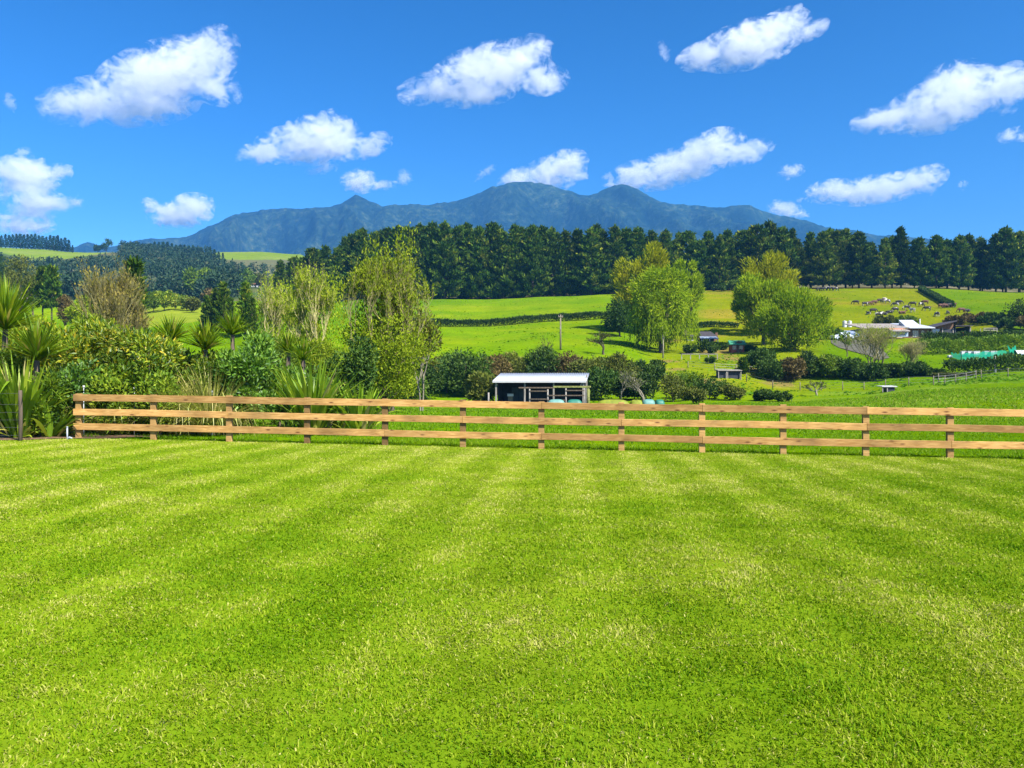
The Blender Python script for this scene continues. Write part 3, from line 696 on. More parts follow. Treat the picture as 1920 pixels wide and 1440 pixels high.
def hedge_mesh(path, w, h, mat, dens=55, leaf=(.3, .14), tb=.4, wob=.25):
    """leafy hedge on the ground along a path of (x, y) points"""
    path = [np.array(p, float) for p in path]; ch = []
    for a, b in zip(path[:-1], path[1:]):
        L = np.linalg.norm(b - a); n = int(dens * L * (w + h)); s = rng.random(n); d = (b - a) / L; q = np.array([-d[1], d[0]])
        th = rng.uniform(0, PI, n); rr = .55 + .45 * np.sqrt(rng.random(n))
        bx = a[None] + (b - a)[None] * s[:, None]
        hm = h * (1 + wob * (fbm(bx[:, 0] / 1.6, bx[:, 1] / 1.6 + 4, 3) - .5) * 2); wm = w * (1 + wob * (fbm(bx[:, 0] / 1.3 + 9, bx[:, 1] / 1.3, 2) - .5) * 2)
        cth = np.sign(np.cos(th)) * np.abs(np.cos(th)) ** .6; sth = np.abs(np.sin(th)) ** .6
        off = wm / 2 * cth * rr; z = hm * sth * rr
        X = bx[:, 0] + q[0] * off; Y = bx[:, 1] + q[1] * off
        P = np.c_[X, Y, gz(X, Y) + z]
        D = np.c_[q[0] * cth, q[1] * cth, sth] * .7 + rdir(n) * .8
        cl = fbm(P[:, 0] / .9 + P[:, 2], P[:, 1] / .9, 2)
        ch.append(cards(P, D, leaf[0] * rng.uniform(.6, 1.4, n), leaf[1] * rng.uniform(.7, 1.3, n), np.clip(tb + .8 * (cl - .5) + rng.normal(0, .17, n), 0, 1)))
    V, f, T = join(ch)
    return np_mesh('foliage', V, f, mat, T)
ORD = 'first second third fourth fifth sixth seventh eighth ninth tenth eleventh twelfth thirteenth fourteenth fifteenth sixteenth seventeenth eighteenth nineteenth twentieth'.split()
def nth(i): return ORD[i] if i < 20 else ('twenty-' + ORD[i - 20] if i < 29 else 'thirtieth')

# ------------------------------------------------------------------ post and rail fence
def fence():
    px = [148, 288, 430, 576, 722, 868, 1015, 1165, 1316, 1468, 1623, 1781]
    pos = []
    for p in px:
        k = (p - 960) / F; Y = (FL0.y - FL0.x * FSL) / (1 - k * FSL); pos.append(Vector((k * Y, Y, 0)))
    d = (pos[-1] - pos[0]).normalized()
    for k in range(4): pos.append(pos[11] + d * 2.02 * (k + 1))
    for p in pos: p.z = float(lawn_z(p.x, p.y))
    ang = math.atan2(d.y, d.x); nrm = Vector((d.y, -d.x, 0))          # towards the lawn
    f = thing('rail_fence', 'new pine post and three-rail fence along the far edge of the lawn', 'fence', pos[0])
    inv = f.location.copy()
    for k, p in enumerate(pos):
        h = 1.20 + random.uniform(-.015, .01); mb = MB(); mb.box((0, 0, h / 2 - .15), (.148, .105, h + .3))
        o = link('post', mb.mesh('post', M['post'], bevel=.006), f, p - inv - nrm * .005, ang)
    zr = [1.085, .70, .315]
    for r, zc_ in enumerate(zr):
        k = 0; first = [3, 2, 4][r]
        while k < len(pos) - 1:
            j = min(len(pos) - 1, k + (first if k == 0 else random.choice([2, 3, 3])))
            a = pos[k] + Vector((0, 0, zc_)); b = pos[j] + Vector((0, 0, zc_))
            if k == 0: a = a - d * .105
            a = a + d * .003; b = b - d * .003
            # a board bends a little from post to post: build it through the posts it is nailed to
            mid = (a + b) / 2; L = (b - a).length; n = 12; vs = []; hh = .172 / 2 + random.uniform(-.004, .004); th = .046
            dz = (b.z - a.z); mb = MB(); sag = random.uniform(-.008, .012); bow = random.uniform(-.006, .006)
            for i in range(n + 1):
                q = i / n; x = (q - .5) * L; z = (q - .5) * dz + sag * math.sin(q * PI)
                y = bow * math.sin(q * PI * 2)
                vs += [(x, y - th / 2, z - hh), (x, y + th / 2, z - hh), (x, y + th / 2, z + hh), (x, y - th / 2, z + hh)]
            fs = [(0, 1, 2, 3), tuple(4 * n + t for t in (3, 2, 1, 0))]
            for i in range(n):
                for e in range(4): fs.append((4 * i + e, 4 * i + (e + 1) % 4, 4 * i + 4 + (e + 1) % 4, 4 * i + 4 + e))
            mb.add(vs, fs)
            link('rail', mb.mesh('rail', M['rail'], bevel=.005), f, mid - inv + nrm * (.0525 + th / 2 + .003), ang)
            k = j
fence()

# wire fence in front of the flax, at the left edge
def wire_fence_left():
    a = Vector(on(38, 20.2)); a.z = float(lawn_z(a.x, a.y))
    t = thing('wire_fence', 'old wire fence with a brown wooden post in front of the flax at left', 'fence', a)
    ps = [Vector((0, 0, 0)), Vector((-2.4, -.1, .02)), Vector((-4.8, -.2, .03))]
    for p in ps:
        mb = MB(); mb.tube([p + Vector((0, 0, -.2)), p + Vector((.01, 0, .65)), p + Vector((0, 0, 1.28))], [.052, .048, .045], 8)
        link('post', mb.mesh('post', M['bark'], True), t)
    for z in (.14, .34, .53, .72, .92, 1.2):
        mb = MB(); mb.tube([ps[0] + Vector((.0, -.055, z)), ps[1] + Vector((0, -.06, z - .015)), ps[2] + Vector((0, -.055, z))], [.004] * 3, 4)
        link('wire', mb.mesh('wire', M['dark_wire']), t)
wire_fence_left()

def pipe():
    x, y, z = on(126, 20.9); z = float(lawn_z(x, y)); mb = MB()
    mb.tube([(0, 0, -.1), (0, 0, .31)], [.02, .02], 10); mb.tube([(0, 0, .30), (0, 0, .335)], [.025, .022], 10)
    t = place([('pipe', mb.mesh('pipe', M['pipe_plastic'], True))], 'standpipe', 'short white plastic standpipe beside the left end of the rail fence', 'pipe', (x, y, z))
    mb = MB(); mb.tube([(0, 0, -.02), (.06, 0, .05), (.14, -.02, .03)], [.022, .03, .02], 8); link('elbow', mb.mesh('elbow', M['pipe_plastic'], True), t)
pipe()
for px, Y, h, lb in ((157, 22.0, 1.36, 'thin white fence standard behind the left end post'), (252, 22.6, 1.32, 'thin white fence standard between the two leftmost rail posts'), (398, 22.9, 1.25, 'thin pale fence standard behind the pale grass clump')):
    x, y, z = on(px, Y); mb = MB(); mb.tube([(0, 0, -.1), (0, 0, h)], [.012, .010], 6)
    t = place([('rod', mb.mesh('rod', M['white_plastic'], True))], 'fence_standard', lb, 'fence stake', (x, y, z), 0, 'electric fence standards behind the rail fence')
    mb = MB(); mb.box((0, 0, h + .02), (.05, .05, .06)); link('insulator', mb.mesh('insulator', M['white_plastic'], bevel=.008), t)

# bare garden soil under the shrubs
def soil():
    n = 44; V = [(-12.9, 21.6, 0)]; 
    for k in range(n):
        a = 2 * PI * k / n; r = 1 + .18 * math.sin(3 * a + 1) + .1 * math.sin(7 * a)
        V.append((-12.9 + 2.7 * r * math.cos(a), 22.2 + 1.7 * r * math.sin(a), 0))
    V = np.array(V); V[:, 2] = gz(V[:, 0], V[:, 1]) + .015
    f = np.array([(0, k + 1, (k + 1) % n + 1) for k in range(n)])
    tag(link('garden_soil', np_mesh('garden_soil', V, [f], M['soil'])), kind='structure')
soil()

# ------------------------------------------------------------------ garden planting behind the fence, at the left
def at_ground(px, Y):
    x = xc(px, Y); return (x, Y, float(gz(x, Y)))
GP = 'garden shrubs behind the rail fence'
# flax clumps
for px, Y, n, L, th, lb, sc in (
    (38, 21.2, 190, (1.5, 2.45), .62, 'large bright flax clump at the left edge behind the wire fence', 1.0),
    (95, 21.6, 60, (.7, 1.35), 1.15, 'low spreading flax between the large flax and the rail fence', 1.0),
    (588, 24.2, 170, (1.5, 2.7), .75, 'flax clump behind the rail fence with pale arching blades', 1.0),
    (676, 24.2, 110, (1.1, 1.85), .75, 'smaller upright flax clump below the tall lime tree', 1.0),
    (358, 23.4, 26, (.8, 1.25), .45, 'small dark flax tuft in front of the pale grass clump', 1.0),
    (640, 26.5, 60, (.7, 1.2), .95, 'flax between the two flax clumps left of the lime tree', 1.0)):
    place(flax_parts(n, L, (.09, .15), th, .7, .44), 'flax_bush', lb, 'flax', at_ground(px, Y), random.uniform(0, 6), 'flax clumps along the fence', sc)
# cabbage trees: head centre (px, py), distance, head radius
for px, py, Y, hd, n, hds, lb in (
    (4, 618, 22.6, 1.55, 260, 1, 'tall cabbage tree cut by the left edge of the picture'),
    (63, 676, 21.9, 1.2, 210, 1, 'cabbage tree just above the large flax at left'),
    (320, 640, 25.5, .86, 190, 1, 'cabbage tree above the pale grass clump, left of a pair'),
    (391, 656, 24.6, .94, 210, 1, 'cabbage tree with the widest head, left half of the close pair'),
    (438, 628, 27.5, .86, 180, 1, 'cabbage tree right half of the close pair, slightly higher'),
    (535, 662, 30, .85, 140, 1, 'small cabbage tree right of the glossy shrub'),
    (572, 676, 29, .85, 140, 1, 'small cabbage tree directly behind the flax clump')):
    x, y, g = at_ground(px, Y); h = zc(py, Y) - g
    place(cabbage_parts(h, hd, n, hds, .48), 'cabbage_tree', lb, 'cabbage tree', (x, y, g), 0, 'cabbage trees behind the fence')
# leafy shrubs: px, top py, Y, width px, ...
for px, top, Y, wp, mat, n, leaf, lb, tb in (
    (95, 588, 25.0, 150, 'broadleaf', 7000, (.15, .055), 'tall golden-green shrub behind the cabbage tree at left', .52),
    (160, 580, 24.4, 150, 'broadleaf', 7600, (.15, .055), 'tall golden-green shrub under the bare brown tree', .50),
    (140, 672, 22.6, 120, 'glossy', 4200, (.12, .065), 'dark shrub behind the left end of the rail fence', .40),
    (225, 604, 23.8, 140, 'broadleaf', 7200, (.14, .055), 'yellow-green shrub in the middle of the garden bed', .50),
    (285, 628, 23.4, 130, 'broadleaf', 6200, (.14, .055), 'rounded yellow-green shrub left of the pale grass clump', .42),
    (225, 690, 22.7, 110, 'green_bush', 3600, (.12, .055), 'low shrub with dark hollows against the second fence post', .62),
    (300, 700, 22.7, 100, 'green_bush', 3200, (.12, .055), 'low bright shrub against the fence left of the pale grass clump', .66),
    (335, 655, 25.6, 90, 'green_bush', 3600, (.13, .05), 'green shrub between pale grass clump and cabbage trees', .55),
    (474, 618, 24.0, 132, 'glossy', 8200, (.13, .06), 'rounded dark glossy shrub right of the cabbage tree pair', .52),
    (415, 655, 26.2, 90, 'glossy', 3600, (.13, .06), 'dark shrub under the pair of cabbage trees', .40),
    (345, 640, 25.3, 130, 'broadleaf', 4800, (.14, .055), 'yellow-green shrub under the left single cabbage tree', .45),
    (412, 655, 24.9, 110, 'broadleaf', 4600, (.14, .055), 'golden-green shrub around the trunks of the cabbage pair', .40),
    (300, 622, 26.5, 110, 'broadleaf', 4600, (.14, .055), 'tall loose shrub left of the single cabbage tree', .5),
    (560, 682, 27.5, 120, 'glossy', 3000, (.13, .06), 'dark green shrub around the two small cabbage trees', .5),
    (40, 592, 25.5, 150, 'broadleaf', 6200, (.15, .055), 'golden-green shrub behind the two leftmost cabbage trees', .45),
    (78, 700, 21.5, 90, 'green_bush', 2600, (.13, .05), 'low green shrub right of the large flax at left', .45),
    (8, 640, 22.2, 90, 'green_bush', 3000, (.14, .05), 'dark green shrub at the left edge behind the large flax', .30),
    (392, 672, 24.1, 100, 'green_bush', 3600, (.13, .05), 'dark green shrub hiding the trunk of the widest cabbage tree', .42),
    (525, 690, 26.5, 80, 'green_bush', 2600, (.13, .05), 'low green shrub between glossy shrub and flax', .5),
    (620, 708, 25.8, 60, 'green_bush', 1800, (.12, .05), 'low green shrub between two flax clumps', .55)):
    x, y, g = at_ground(px, Y); h = zc(top, Y) - g; w = wp / F * Y * 1.08
    place(bush_parts(w, h, M[mat], int(n * .80), (leaf[0] * 1.25, leaf[1] * 1.1), .36, 26, True, .05 * h, tb + .02, .35, .7, 'bark', .27, -.95, .8, .55), 'garden_shrub', lb, 'shrub', (x, y, g), random.uniform(0, 6), GP)
# pale toetoe-like grass
def toetoe(px, Y, n, L, lb, tb=.5, th=1.0):
    V, f, T = swords(n, L, (.018, .034), th, 1.5, 6, .35, tb, 0, 0, .12); V[:, 2] = np.maximum(V[:, 2], .02)
    place([('leaf_fountain', np_mesh('leaf_fountain', V, f, M['toetoe'], T))], 'tall_grass_clump', lb, 'grass clump', at_ground(px, Y), 0, 'pale grass clumps by the fence')
toetoe(394, 23.2, 900, (1.4, 2.35), 'big pale fountain of tall grass behind the third fence post')
toetoe(338, 23.0, 420, (1.2, 2.2), 'pale tall grass left of the biggest grass fountain', .45)
toetoe(205, 22.8, 240, (.9, 1.7), 'pale tall grass among shrubs behind the first rail span', .5)
toetoe(440, 23.6, 200, (.8, 1.4), 'short pale grass clump in front of the dark glossy shrub', .4)

# ------------------------------------------------------------------ nearer trees at the left
def tree_at(parts, name, lb, cat, px, Y, rz=None, grp=None, sc=1):
    return place(parts, name, lb, cat, at_ground(px, Y), random.uniform(0, 6) if rz is None else rz, grp, sc)
def hgt(px, top, Y): return zc(top, Y) - at_ground(px, Y)[2]

tree_at(twiggy_parts(hgt(218, 503, 48), 92 / F * 48, 'autumn', 'olive_twig', 5, 3200, (.20, .09), .13, .6, .36, .5, 4, 3, 4), 'bare_tree', 'rounded bare brown tree with branching pale limbs behind the garden shrubs', 'tree', 218, 48)
tree_at(bush_parts(150 / F * 46, hgt(215, 590, 46), M['lime'], 5200, (.22, .09), .34, 34, True, .5, .3), 'understorey_shrub', 'loose yellow-green shrub at the foot of the bare brown tree', 'shrub', 190, 44)
tree_at(pine_parts(hgt(252, 490, 88), 1.15, .1, 60, 'pine', 1.2), 'conifer', 'dark pointed conifer just right of the bare brown tree', 'tree', 251, 88)
# lime-green willows and alders
for px, top, Y, wp, n, mat, lb, up in (
    (538, 526, 76, 118, 3600, 'lime', 'loose pale-lime tree with upright twigs, left of the tall lime tree', .9),
    (608, 503, 70, 118, 4600, 'lime', 'pale-lime feathery tree between two lime trees', .9),
    (726, 472, 50, 172, 7600, 'lime', 'tallest lime-green tree left of the paddocks, feathery crown', .9)):
    h = hgt(px, top, Y)
    tree_at(twiggy_parts(h, wp / F * Y, mat, 'olive_twig' if px > 650 else 'straw_twig', 6, n, (.26 if Y > 60 else .22, .11 if Y > 60 else .085), .12, up, .36, .55, 4, 2 if px < 650 else 3, 3, n), 'lime_tree', lb, 'tree', px, Y, None, 'lime-green trees beyond the garden')
tree_at(bush_parts(190 / F * 48, hgt(712, 572, 48), M['lime'], 7400, (.22, .09), .30, 44, True, .3, .38, .4, .6, 'bark', .2, -.9), 'leafy_bush', 'broad yellow-green bush at the foot of the tallest lime tree', 'bush', 716, 48.6)
for px, top, wp, Y, lb in ((545, 632, 90, 68, 'lime-green bush under the leftmost feathery lime tree'), (608, 628, 70, 64, 'lime-green bush under the middle feathery lime tree'), (735, 566, 84, 54, 'lime-green bush right of the tallest lime tree')):
    tree_at(bush_parts(wp / F * Y, hgt(px, top, Y), M['lime'], 4200, (.28, .10), .36, 34, True, .3, .42, .6, .5, 'bark', .22, -.97), 'leafy_bush', lb, 'bush', px, Y, None, 'lime-green bushes beyond the garden')
tree_at(bush_parts(92 / F * 44, hgt(662, 622, 44), M['dark_bush'], 5200, (.22, .12), .36, 36, True, .4, .5), 'dark_shrub', 'dark rounded shrub in front of the tallest lime tree', 'shrub', 662, 43)
tree_at(twiggy_parts(hgt(790, 580, 56), 90 / F * 56, 'olive_bush', 'dead_wood', 5, 3800, (.26, .11), .10, .3, .62, .6, 4, 2, 3), 'spreading_tree', 'thin spreading tree with open branches right of the tallest lime tree', 'tree', 790, 56)
tree_at(bush_parts(120 / F * 58, hgt(600, 615, 58), M['green_bush'], 4200, (.26, .10), .34, 30, True, .5, .55), 'leafy_bush', 'bright low bush below the feathery lime trees', 'bush', 505, 60)

# ------------------------------------------------------------------ shrubs behind and beside the shed
BG = 'bushes along the stream behind the shed'
mats = dict(d='dark_bush', o='olive_bush', b='brown_bush', g='green_bush')
for px, top, wp, Y, mk, lb in (
    (748, 690, 80, 84, 'g', 'yellow-green bush under the spreading tree, beside the dark bushes'),
    (790, 668, 70, 90, 'd', 'dark bush below the spreading thin tree'),
    (838, 652, 66, 97, 'd', 'dark bush with a high top left of the shed'),
    (880, 660, 64, 94, 'd', 'dark bush between the left bushes and the shed roof'),
    (905, 700, 44, 84, 'o', 'olive bush against the left side of the shed'),
    (925, 668, 60, 98, 'b', 'brownish bush behind the left end of the shed roof'),
    (962, 664, 52, 100, 'o', 'olive bush behind the left half of the shed roof'),
    (1012, 652, 50, 99, 'd', 'dark pointed bush behind the middle of the shed roof'),
    (1058, 664, 66, 101, 'b', 'brown-green bush behind the right half of the shed roof'),
    (1100, 672, 56, 95, 'o', 'olive bush behind the right corner of the shed'),
    (1128, 690, 62, 90, 'd', 'dark bush immediately right of the shed'),
    (1160, 668, 66, 97, 'o', 'loose olive bush below the leafless sapling'),
    (1190, 700, 64, 89, 'd', 'dark bush behind the grey dead branches'),
    (1212, 674, 60, 100, 'd', 'dark bush on the bank left below the big weeping willow'),
    (1128, 672, 60, 104, 'g', 'green bush at the edge of the shaded field')):
    h = hgt(px, top, Y)
    mat = M[mats[mk]]
    tree_at(bush_parts(wp / F * Y * 1.42, h, mat, 4600, (.38, .18), .42, 40, True, .04, .46, .3, .6, 'bark', .22, -.99, 1, .3), 'bush', lb, 'bush', px, Y, None, BG)
for px, top, wp, Y, mk, lb in (
    (1262, 700, 52, 84, 'o', 'thin olive bush in the paddock right of the teal troughs'),
    (1290, 690, 46, 88, 'g', 'tall thin grey-green bush in the paddock below the cottage'),
    (1330, 706, 66, 84, 'd', 'grey-green bush at the paddock edge below the black hutches'),
    (1300, 728, 60, 78, 'o', 'low olive scrub just above the top rail'),
    (1375, 722, 56, 82, 'o', 'low scrub right of the grey-green bush above the top rail'),
    (1428, 731, 40, 80, 'd', 'low dark bush above the top rail beside a leaning dead branch'),
    (1465, 736, 56, 78, 'd', 'wide low dark bush right of the pair above the top rail')):
    h = hgt(px, top, Y)
    tree_at(bush_parts(wp / F * Y * 1.1, h, M[mats[mk]], 1800, (.30, .13), .42, 22, True, .15, .5, .3, .6, 'bark', .22, -.95, 1, .3), 'bush', lb, 'bush', px, Y, None, 'scrub in the paddock above the fence')
# pale bare shrubs and dead branches
for px, top, wp, Y, lb in ((1132, 622, 50, 122, 'small leafless sapling in front of the shaded green field'), (1165, 692, 60, 84, 'grey bare tree right of the shed with forking limbs'), (1205, 704, 52, 83, 'dead grey forked branches beside the teal troughs'), (1530, 715, 34, 88, 'leaning dead branch standing in the right paddock'), (1020, 632, 34, 104, 'grey twiggy sapling above the dark pointed bush')):
    tree_at(twiggy_parts(hgt(px, top, Y), wp / F * Y, 'olive_bush', 'dead_wood' if px not in (1132, 1020) else 'bark', 4, 160 if px != 1132 else 600, (.25, .1), .09, .35, .6, .5, 4, 1, 3), 'bare_shrub', lb, 'shrub', px, Y, None, 'bare shrubs and branches')

# second bush band, right
for px, top, wp, Y, mk, lb in (
    (1425, 655, 62, 112, 'd', 'round dark tree below the right willows, left end of the bush band'),
    (1445, 676, 44, 108, 'd', 'dark bush in front of the round dark tree'),
    (1484, 672, 54, 108, 'b', 'reddish-brown bush in the dark bush band'),
    (1516, 662, 62, 110, 'd', 'dark bush right of the reddish-brown bush'),
    (1555, 668, 60, 109, 'g', 'green bush in the middle of the dark band'),
    (1590, 672, 58, 108, 'd', 'dark bush under the sapling on the driveway bank'),
    (1630, 684, 62, 106, 'd', 'dark bush at the foot of the pale bare willow'),
    (1664, 684, 60, 107, 'd', 'dark bush behind the small wooden shelter'),
    (1715, 680, 60, 106, 'd', 'spiky dark bush at the right end of the dark band'),
    (1742, 692, 50, 105, 'd', 'dark low bush closing the band at its right end'),
    (1770, 702, 44, 103, 'o', 'olive bush right of the dark band'),
    (1808, 704, 44, 103, 'o', 'small olive bush along the right pasture edge'),
    (1838, 702, 44, 104, 'g', 'bright green bush left of the white pole')):
    h = hgt(px, top, Y)
    tree_at(bush_parts(wp / F * Y * 1.25, h, M[mats[mk]], 3600, (.38, .18), .42, 36, True, .04, .46, .3, .6, 'bark', .2, -.95, 1, .3), 'bush', lb, 'bush', px, Y, None, 'bush band across the right paddock')
for px, top, wp, Y, lb in ((1642, 612, 92, 113, 'pale bare willow bush with upright twigs in front of the long house'), (1700, 634, 62, 112, 'straw-coloured bare willow right of the upright bare willow')):
    tree_at(twiggy_parts(hgt(px, top, Y), wp / F * Y, 'lime' if px < 1660 else 'toetoe', 'olive_twig', 5, 2200 if px < 1660 else 900, (.26, .08), .06, .95, .42, .6, 4, 6, 3), 'bare_willow', lb, 'willow', px, Y, None, 'bare willows by the drive')
tree_at(twiggy_parts(hgt(1588, 622, 128), 34 / F * 128, 'green_bush', 'bark', 4, 700, (.3, .14), .10, .5, .5, .5, 5, 1, 3), 'sapling', 'small young tree with a dark trunk beside the gravel drive', 'tree', 1588, 128)
tree_at(pine_parts(hgt(1394, 674, 110), .75, .02, 40, 'pine', 1.4), 'narrow_conifer', 'narrow dark cypress left of the round dark tree', 'tree', 1393, 110)

# ------------------------------------------------------------------ willows
def wil(px, top, wp, Y, mat, lb, weep=0, n=11000, th=2.0, leaf=(.62, .17), tb=.5, m=64):
    h = hgt(px, top, Y); tree_at(willow_parts(wp / F * Y, h, mat, n, weep, th, leaf, m, tb), 'willow_tree', lb, 'willow', px, Y, None, 'big spring willows on the slope')
wil(1205, 443, 118, 168, 'willow_gold', 'tall golden willow standing behind the weeping willow', 0, 9000, .8, (.95, .26), .42, 54)
wil(1285, 476, 66, 172, 'willow', 'slim willow at the right shoulder of the tall golden willow', 0, 4200, .6, (.9, .25), .5, 30)
wil(1240, 492, 136, 141, 'willow', 'big weeping willow with hanging green strands above the cottage', .8, 12500, .9, (.8, .19), .46, 64)
wil(1440, 466, 118, 172, 'willow_gold', 'golden-topped willow at the back of the right group', 0, 9000, .8, (.95, .26), .5, 54)
wil(1432, 512, 122, 152, 'willow', 'yellow-green willow at the left of the right group', 0, 10000, .3, (.85, .23), .60, 54)
wil(1490, 545, 138, 134, 'willow', 'broad round green willow at the front of the right group', .22, 12000, .15, (.7, .19), .36, 64)
tree_at(bush_parts(50 / F * 150, hgt(1165, 560, 150), M['dark_bush'], 3000, (.5, .22), .4, 30, True, .3, .3), 'dark_tree', 'dark evergreen in the shade left of the weeping willow', 'tree', 1162, 158)
tree_at(bush_parts(64 / F * 150, hgt(1172, 590, 150), M['dark_bush'], 2600, (.45, .2), .4, 26, True, .2, .35), 'dark_bush', 'low dark bush where the field hedge meets the willows', 'bush', 1150, 166)
mb = MB(); x, y, g = at_ground(1243, 131)
mb.tube([(0, 0, -.2), (.05, 0, 2.4), (-.05, .1, 5.2)], [.13, .10, .05], 7); mb.tube([(.02, 0, 2.6), (.5, .1, 4.2)], [.05, .02], 5)
V, f_, T = clumps(np.array([[0, 0, 5.2], [.5, 0, 4.3], [-.5, .2, 4.6]]), np.array([.8, .6, .6]), 160, .4, .13)
place([('trunk', mb.mesh('trunk', M['pale_bark'], True)), ('crown', np_mesh('crown', V, f_, M['willow'], T))], 'young_tree', 'young tree with a pale slender trunk in front of the weeping willow', 'tree', (x, y, g))

# ------------------------------------------------------------------ shelterbelt pines on the ridge
SKY_P = [(520, 492), (545, 482), (570, 476), (600, 466), (630, 456), (655, 440), (680, 428), (720, 431), (760, 424), (800, 423), (850, 423), (900, 419), (950, 421), (1000, 428), (1050, 434), (1100, 431), (1140, 422), (1180, 431), (1215, 424), (1240, 431), (1280, 439), (1320, 440), (1360, 438), (1400, 424), (1430, 418), (1460, 424), (1500, 440), (1550, 432), (1580, 429), (1610, 436), (1640, 446), (1670, 443), (1697, 427), (1733, 452), (1770, 437), (1800, 443), (1830, 440), (1860, 437), (1888, 424), (1920, 440), (1980, 430), (2100, 436)]
PV = [pine_parts(27, r_, lo, nb, 'pine', sh, .97, tb) for r_, lo, nb, sh, tb in ((6.6, .0, 124, 1.6, .42), (6.0, .01, 118, 1.25, .48), (7.0, .0, 128, 1.9, .38), (6.2, .01, 118, 1.4, .50), (5.4, .04, 110, 1.25, .42), (6.9, .055, 122, 1.9, .46), (6.3, .05, 116, 1.5, .40), (6.5, .055, 114, 1.7, .66), (5.6, .0, 108, 1.05, .44), (6.8, .02, 96, 2.8, .46))]
PSEG = [(0, 650, 'dark pine at the low left end of the ridge belt'), (650, 780, 'dark pine on the ridge above the tallest lime tree'), (780, 960, 'dark pine on the ridge above the hedge-divided field, left half'), (960, 1150, 'dark pine on the ridge above the shed'), (1150, 1310, 'dark pine on the ridge behind the left willows'), (1310, 1390, 'dark pine on the ridge in the gap between willow groups'), (1390, 1515, 'dark pine on the ridge behind the golden-topped willow'), (1515, 1680, 'dark pine with bare lower trunk above the cattle'), (1680, 1720, 'lone pointed dark pine beside the gap in the ridge belt'), (1720, 3000, 'dark pine with bare lower trunk above the right field')]
plist = []
p = 526
while p < 2010:
    plist.append((p, 0)); p += random.uniform(17, 27) if not (1655 < p < 1740) else random.choice([30, 36])
for q in range(560, 1920, 40): plist.append((q + random.uniform(-8, 8), 1))
plist.sort(); cnt = {}
for px, back in plist:
    Y = (296 if not back else 308) + random.uniform(-4, 5)
    top = np.interp(px, [a for a, b in SKY_P], [b for a, b in SKY_P]) + (random.choice([-4, 0, 0, 3, 7, 12]) if px < 1690 or px > 1705 else 0)
    bare = px > 1480
    x, y, g = at_ground(px, Y); h = zc(top, Y) - g
    v = PV[random.choice([4, 5, 6, 5, 6, 7]) if bare and not 1690 < px < 1705 else 4 if bare else random.choice([0, 1, 2, 3, 8, 9])]
    s = next(i for i, sg in enumerate(PSEG) if sg[0] <= px < sg[1]); cnt[s] = cnt.get(s, 0) + 1
    lb = PSEG[s][2] if s == 8 and cnt[s] == 1 else PSEG[s][2] + ', ' + nth(cnt[s] - 1) + ' from left'
    wsc = random.uniform(.92, 1.36) * (.8 if back else 1)
    place(v, 'pine_tree', lb, 'pine tree', (x, y, g), random.uniform(0, 6.28), 'shelterbelt pines along the ridge', (h / 27 * wsc, h / 27 * wsc, h / 27))
for px, top, Y, lb in ((1378, 548, 284, 'small bright bush at the foot of the ridge pines between the willows'), (1350, 552, 283, 'low dark bush under the ridge pines left of the small bright bush')):
    tree_at(bush_parts(40 / F * Y, max(2.4, hgt(px, 524 if px > 1360 else 536, Y)), M['green_bush' if px > 1360 else 'dark_bush'], 1200, (.7, .3), .4, 20), 'bush', lb, 'bush', px, Y)

# ------------------------------------------------------------------ hedges on the hill
def hedge(name, lb, pts, w, h, mat, dens=26, leaf=(.45, .22), tb=.35):
    t = thing(name, lb, 'hedge', pts[0][:2] + (0,))
    me = hedge_mesh([p[:2] for p in pts], w, h, M[mat], dens, leaf, tb)
    me.transform(Matrix.Translation((-pts[0][0], -pts[0][1], 0))); link('foliage', me, t)
    mb = MB()
    for a, b in zip(pts[:-1], pts[1:]):
        for q in np.linspace(0.05, .95, max(2, int((Vector(b[:2]) - Vector(a[:2])).length / 3))):
            x = a[0] + (b[0] - a[0]) * q; y = a[1] + (b[1] - a[1]) * q; g = float(gz(x, y)); x -= pts[0][0]; y -= pts[0][1]
            mb.tube([(x, y, g - .2), (x + random.uniform(-.2, .2), y, g + h * .6)], [.06, .03], 4)
    link('stems', mb.mesh('stems', M['bark']), t)
hedge('field_hedge', 'long clipped dark hedge dividing the two green fields on the hill', [spot(px, py)[:2] for px, py in ((735, 611), (850, 613), (960, 609), (1060, 602), (1130, 598), (1195, 600))], 2.2, 1.7, 'dark_bush', 60)
hedge('boundary_hedge', 'straight dark hedge climbing the hill to the right of the cattle', [spot(px, py)[:2] for px, py in ((1728, 546), (1745, 556), (1763, 566), (1783, 577))], 1.8, 1.6, 'dark_bush', 60)
hedge('cottage_hedge', 'low ragged hedge above the cottage between the willow groups', [spot(px, py)[:2] for px, py in ((1295, 616), (1330, 613), (1385, 615))], 1.4, 1.1, 'dark_bush', 60)
for k, (lb, pts, h) in enumerate((
    ('upper orchard hedge row in front of the brown barn, right', ((1735, 646), (1780, 643), (1840, 642), (1930, 638)), .8),
    ('middle orchard hedge row right of the bare willows', ((1735, 652), (1790, 648), (1850, 646), (1940, 643)), 2.3),
    ('lower orchard hedge row just above the green net', ((1728, 664), (1780, 662), (1840, 658), (1940, 653)), 2.3))):
    hedge('orchard_hedge', lb, [spot(px, py)[:2] for px, py in pts], 3.0, h, 'green_bush' if k != 1 else 'dark_bush', 60, (.4, .2), .42)
hedge('roadside_hedge', 'long dark hedge below the green net at the right edge', [spot(px, py)[:2] for px, py in ((1775, 704), (1830, 700), (1870, 697), (1960, 692))], 2.6, 1.9, 'dark_bush', 60, (.4, .2), .45)
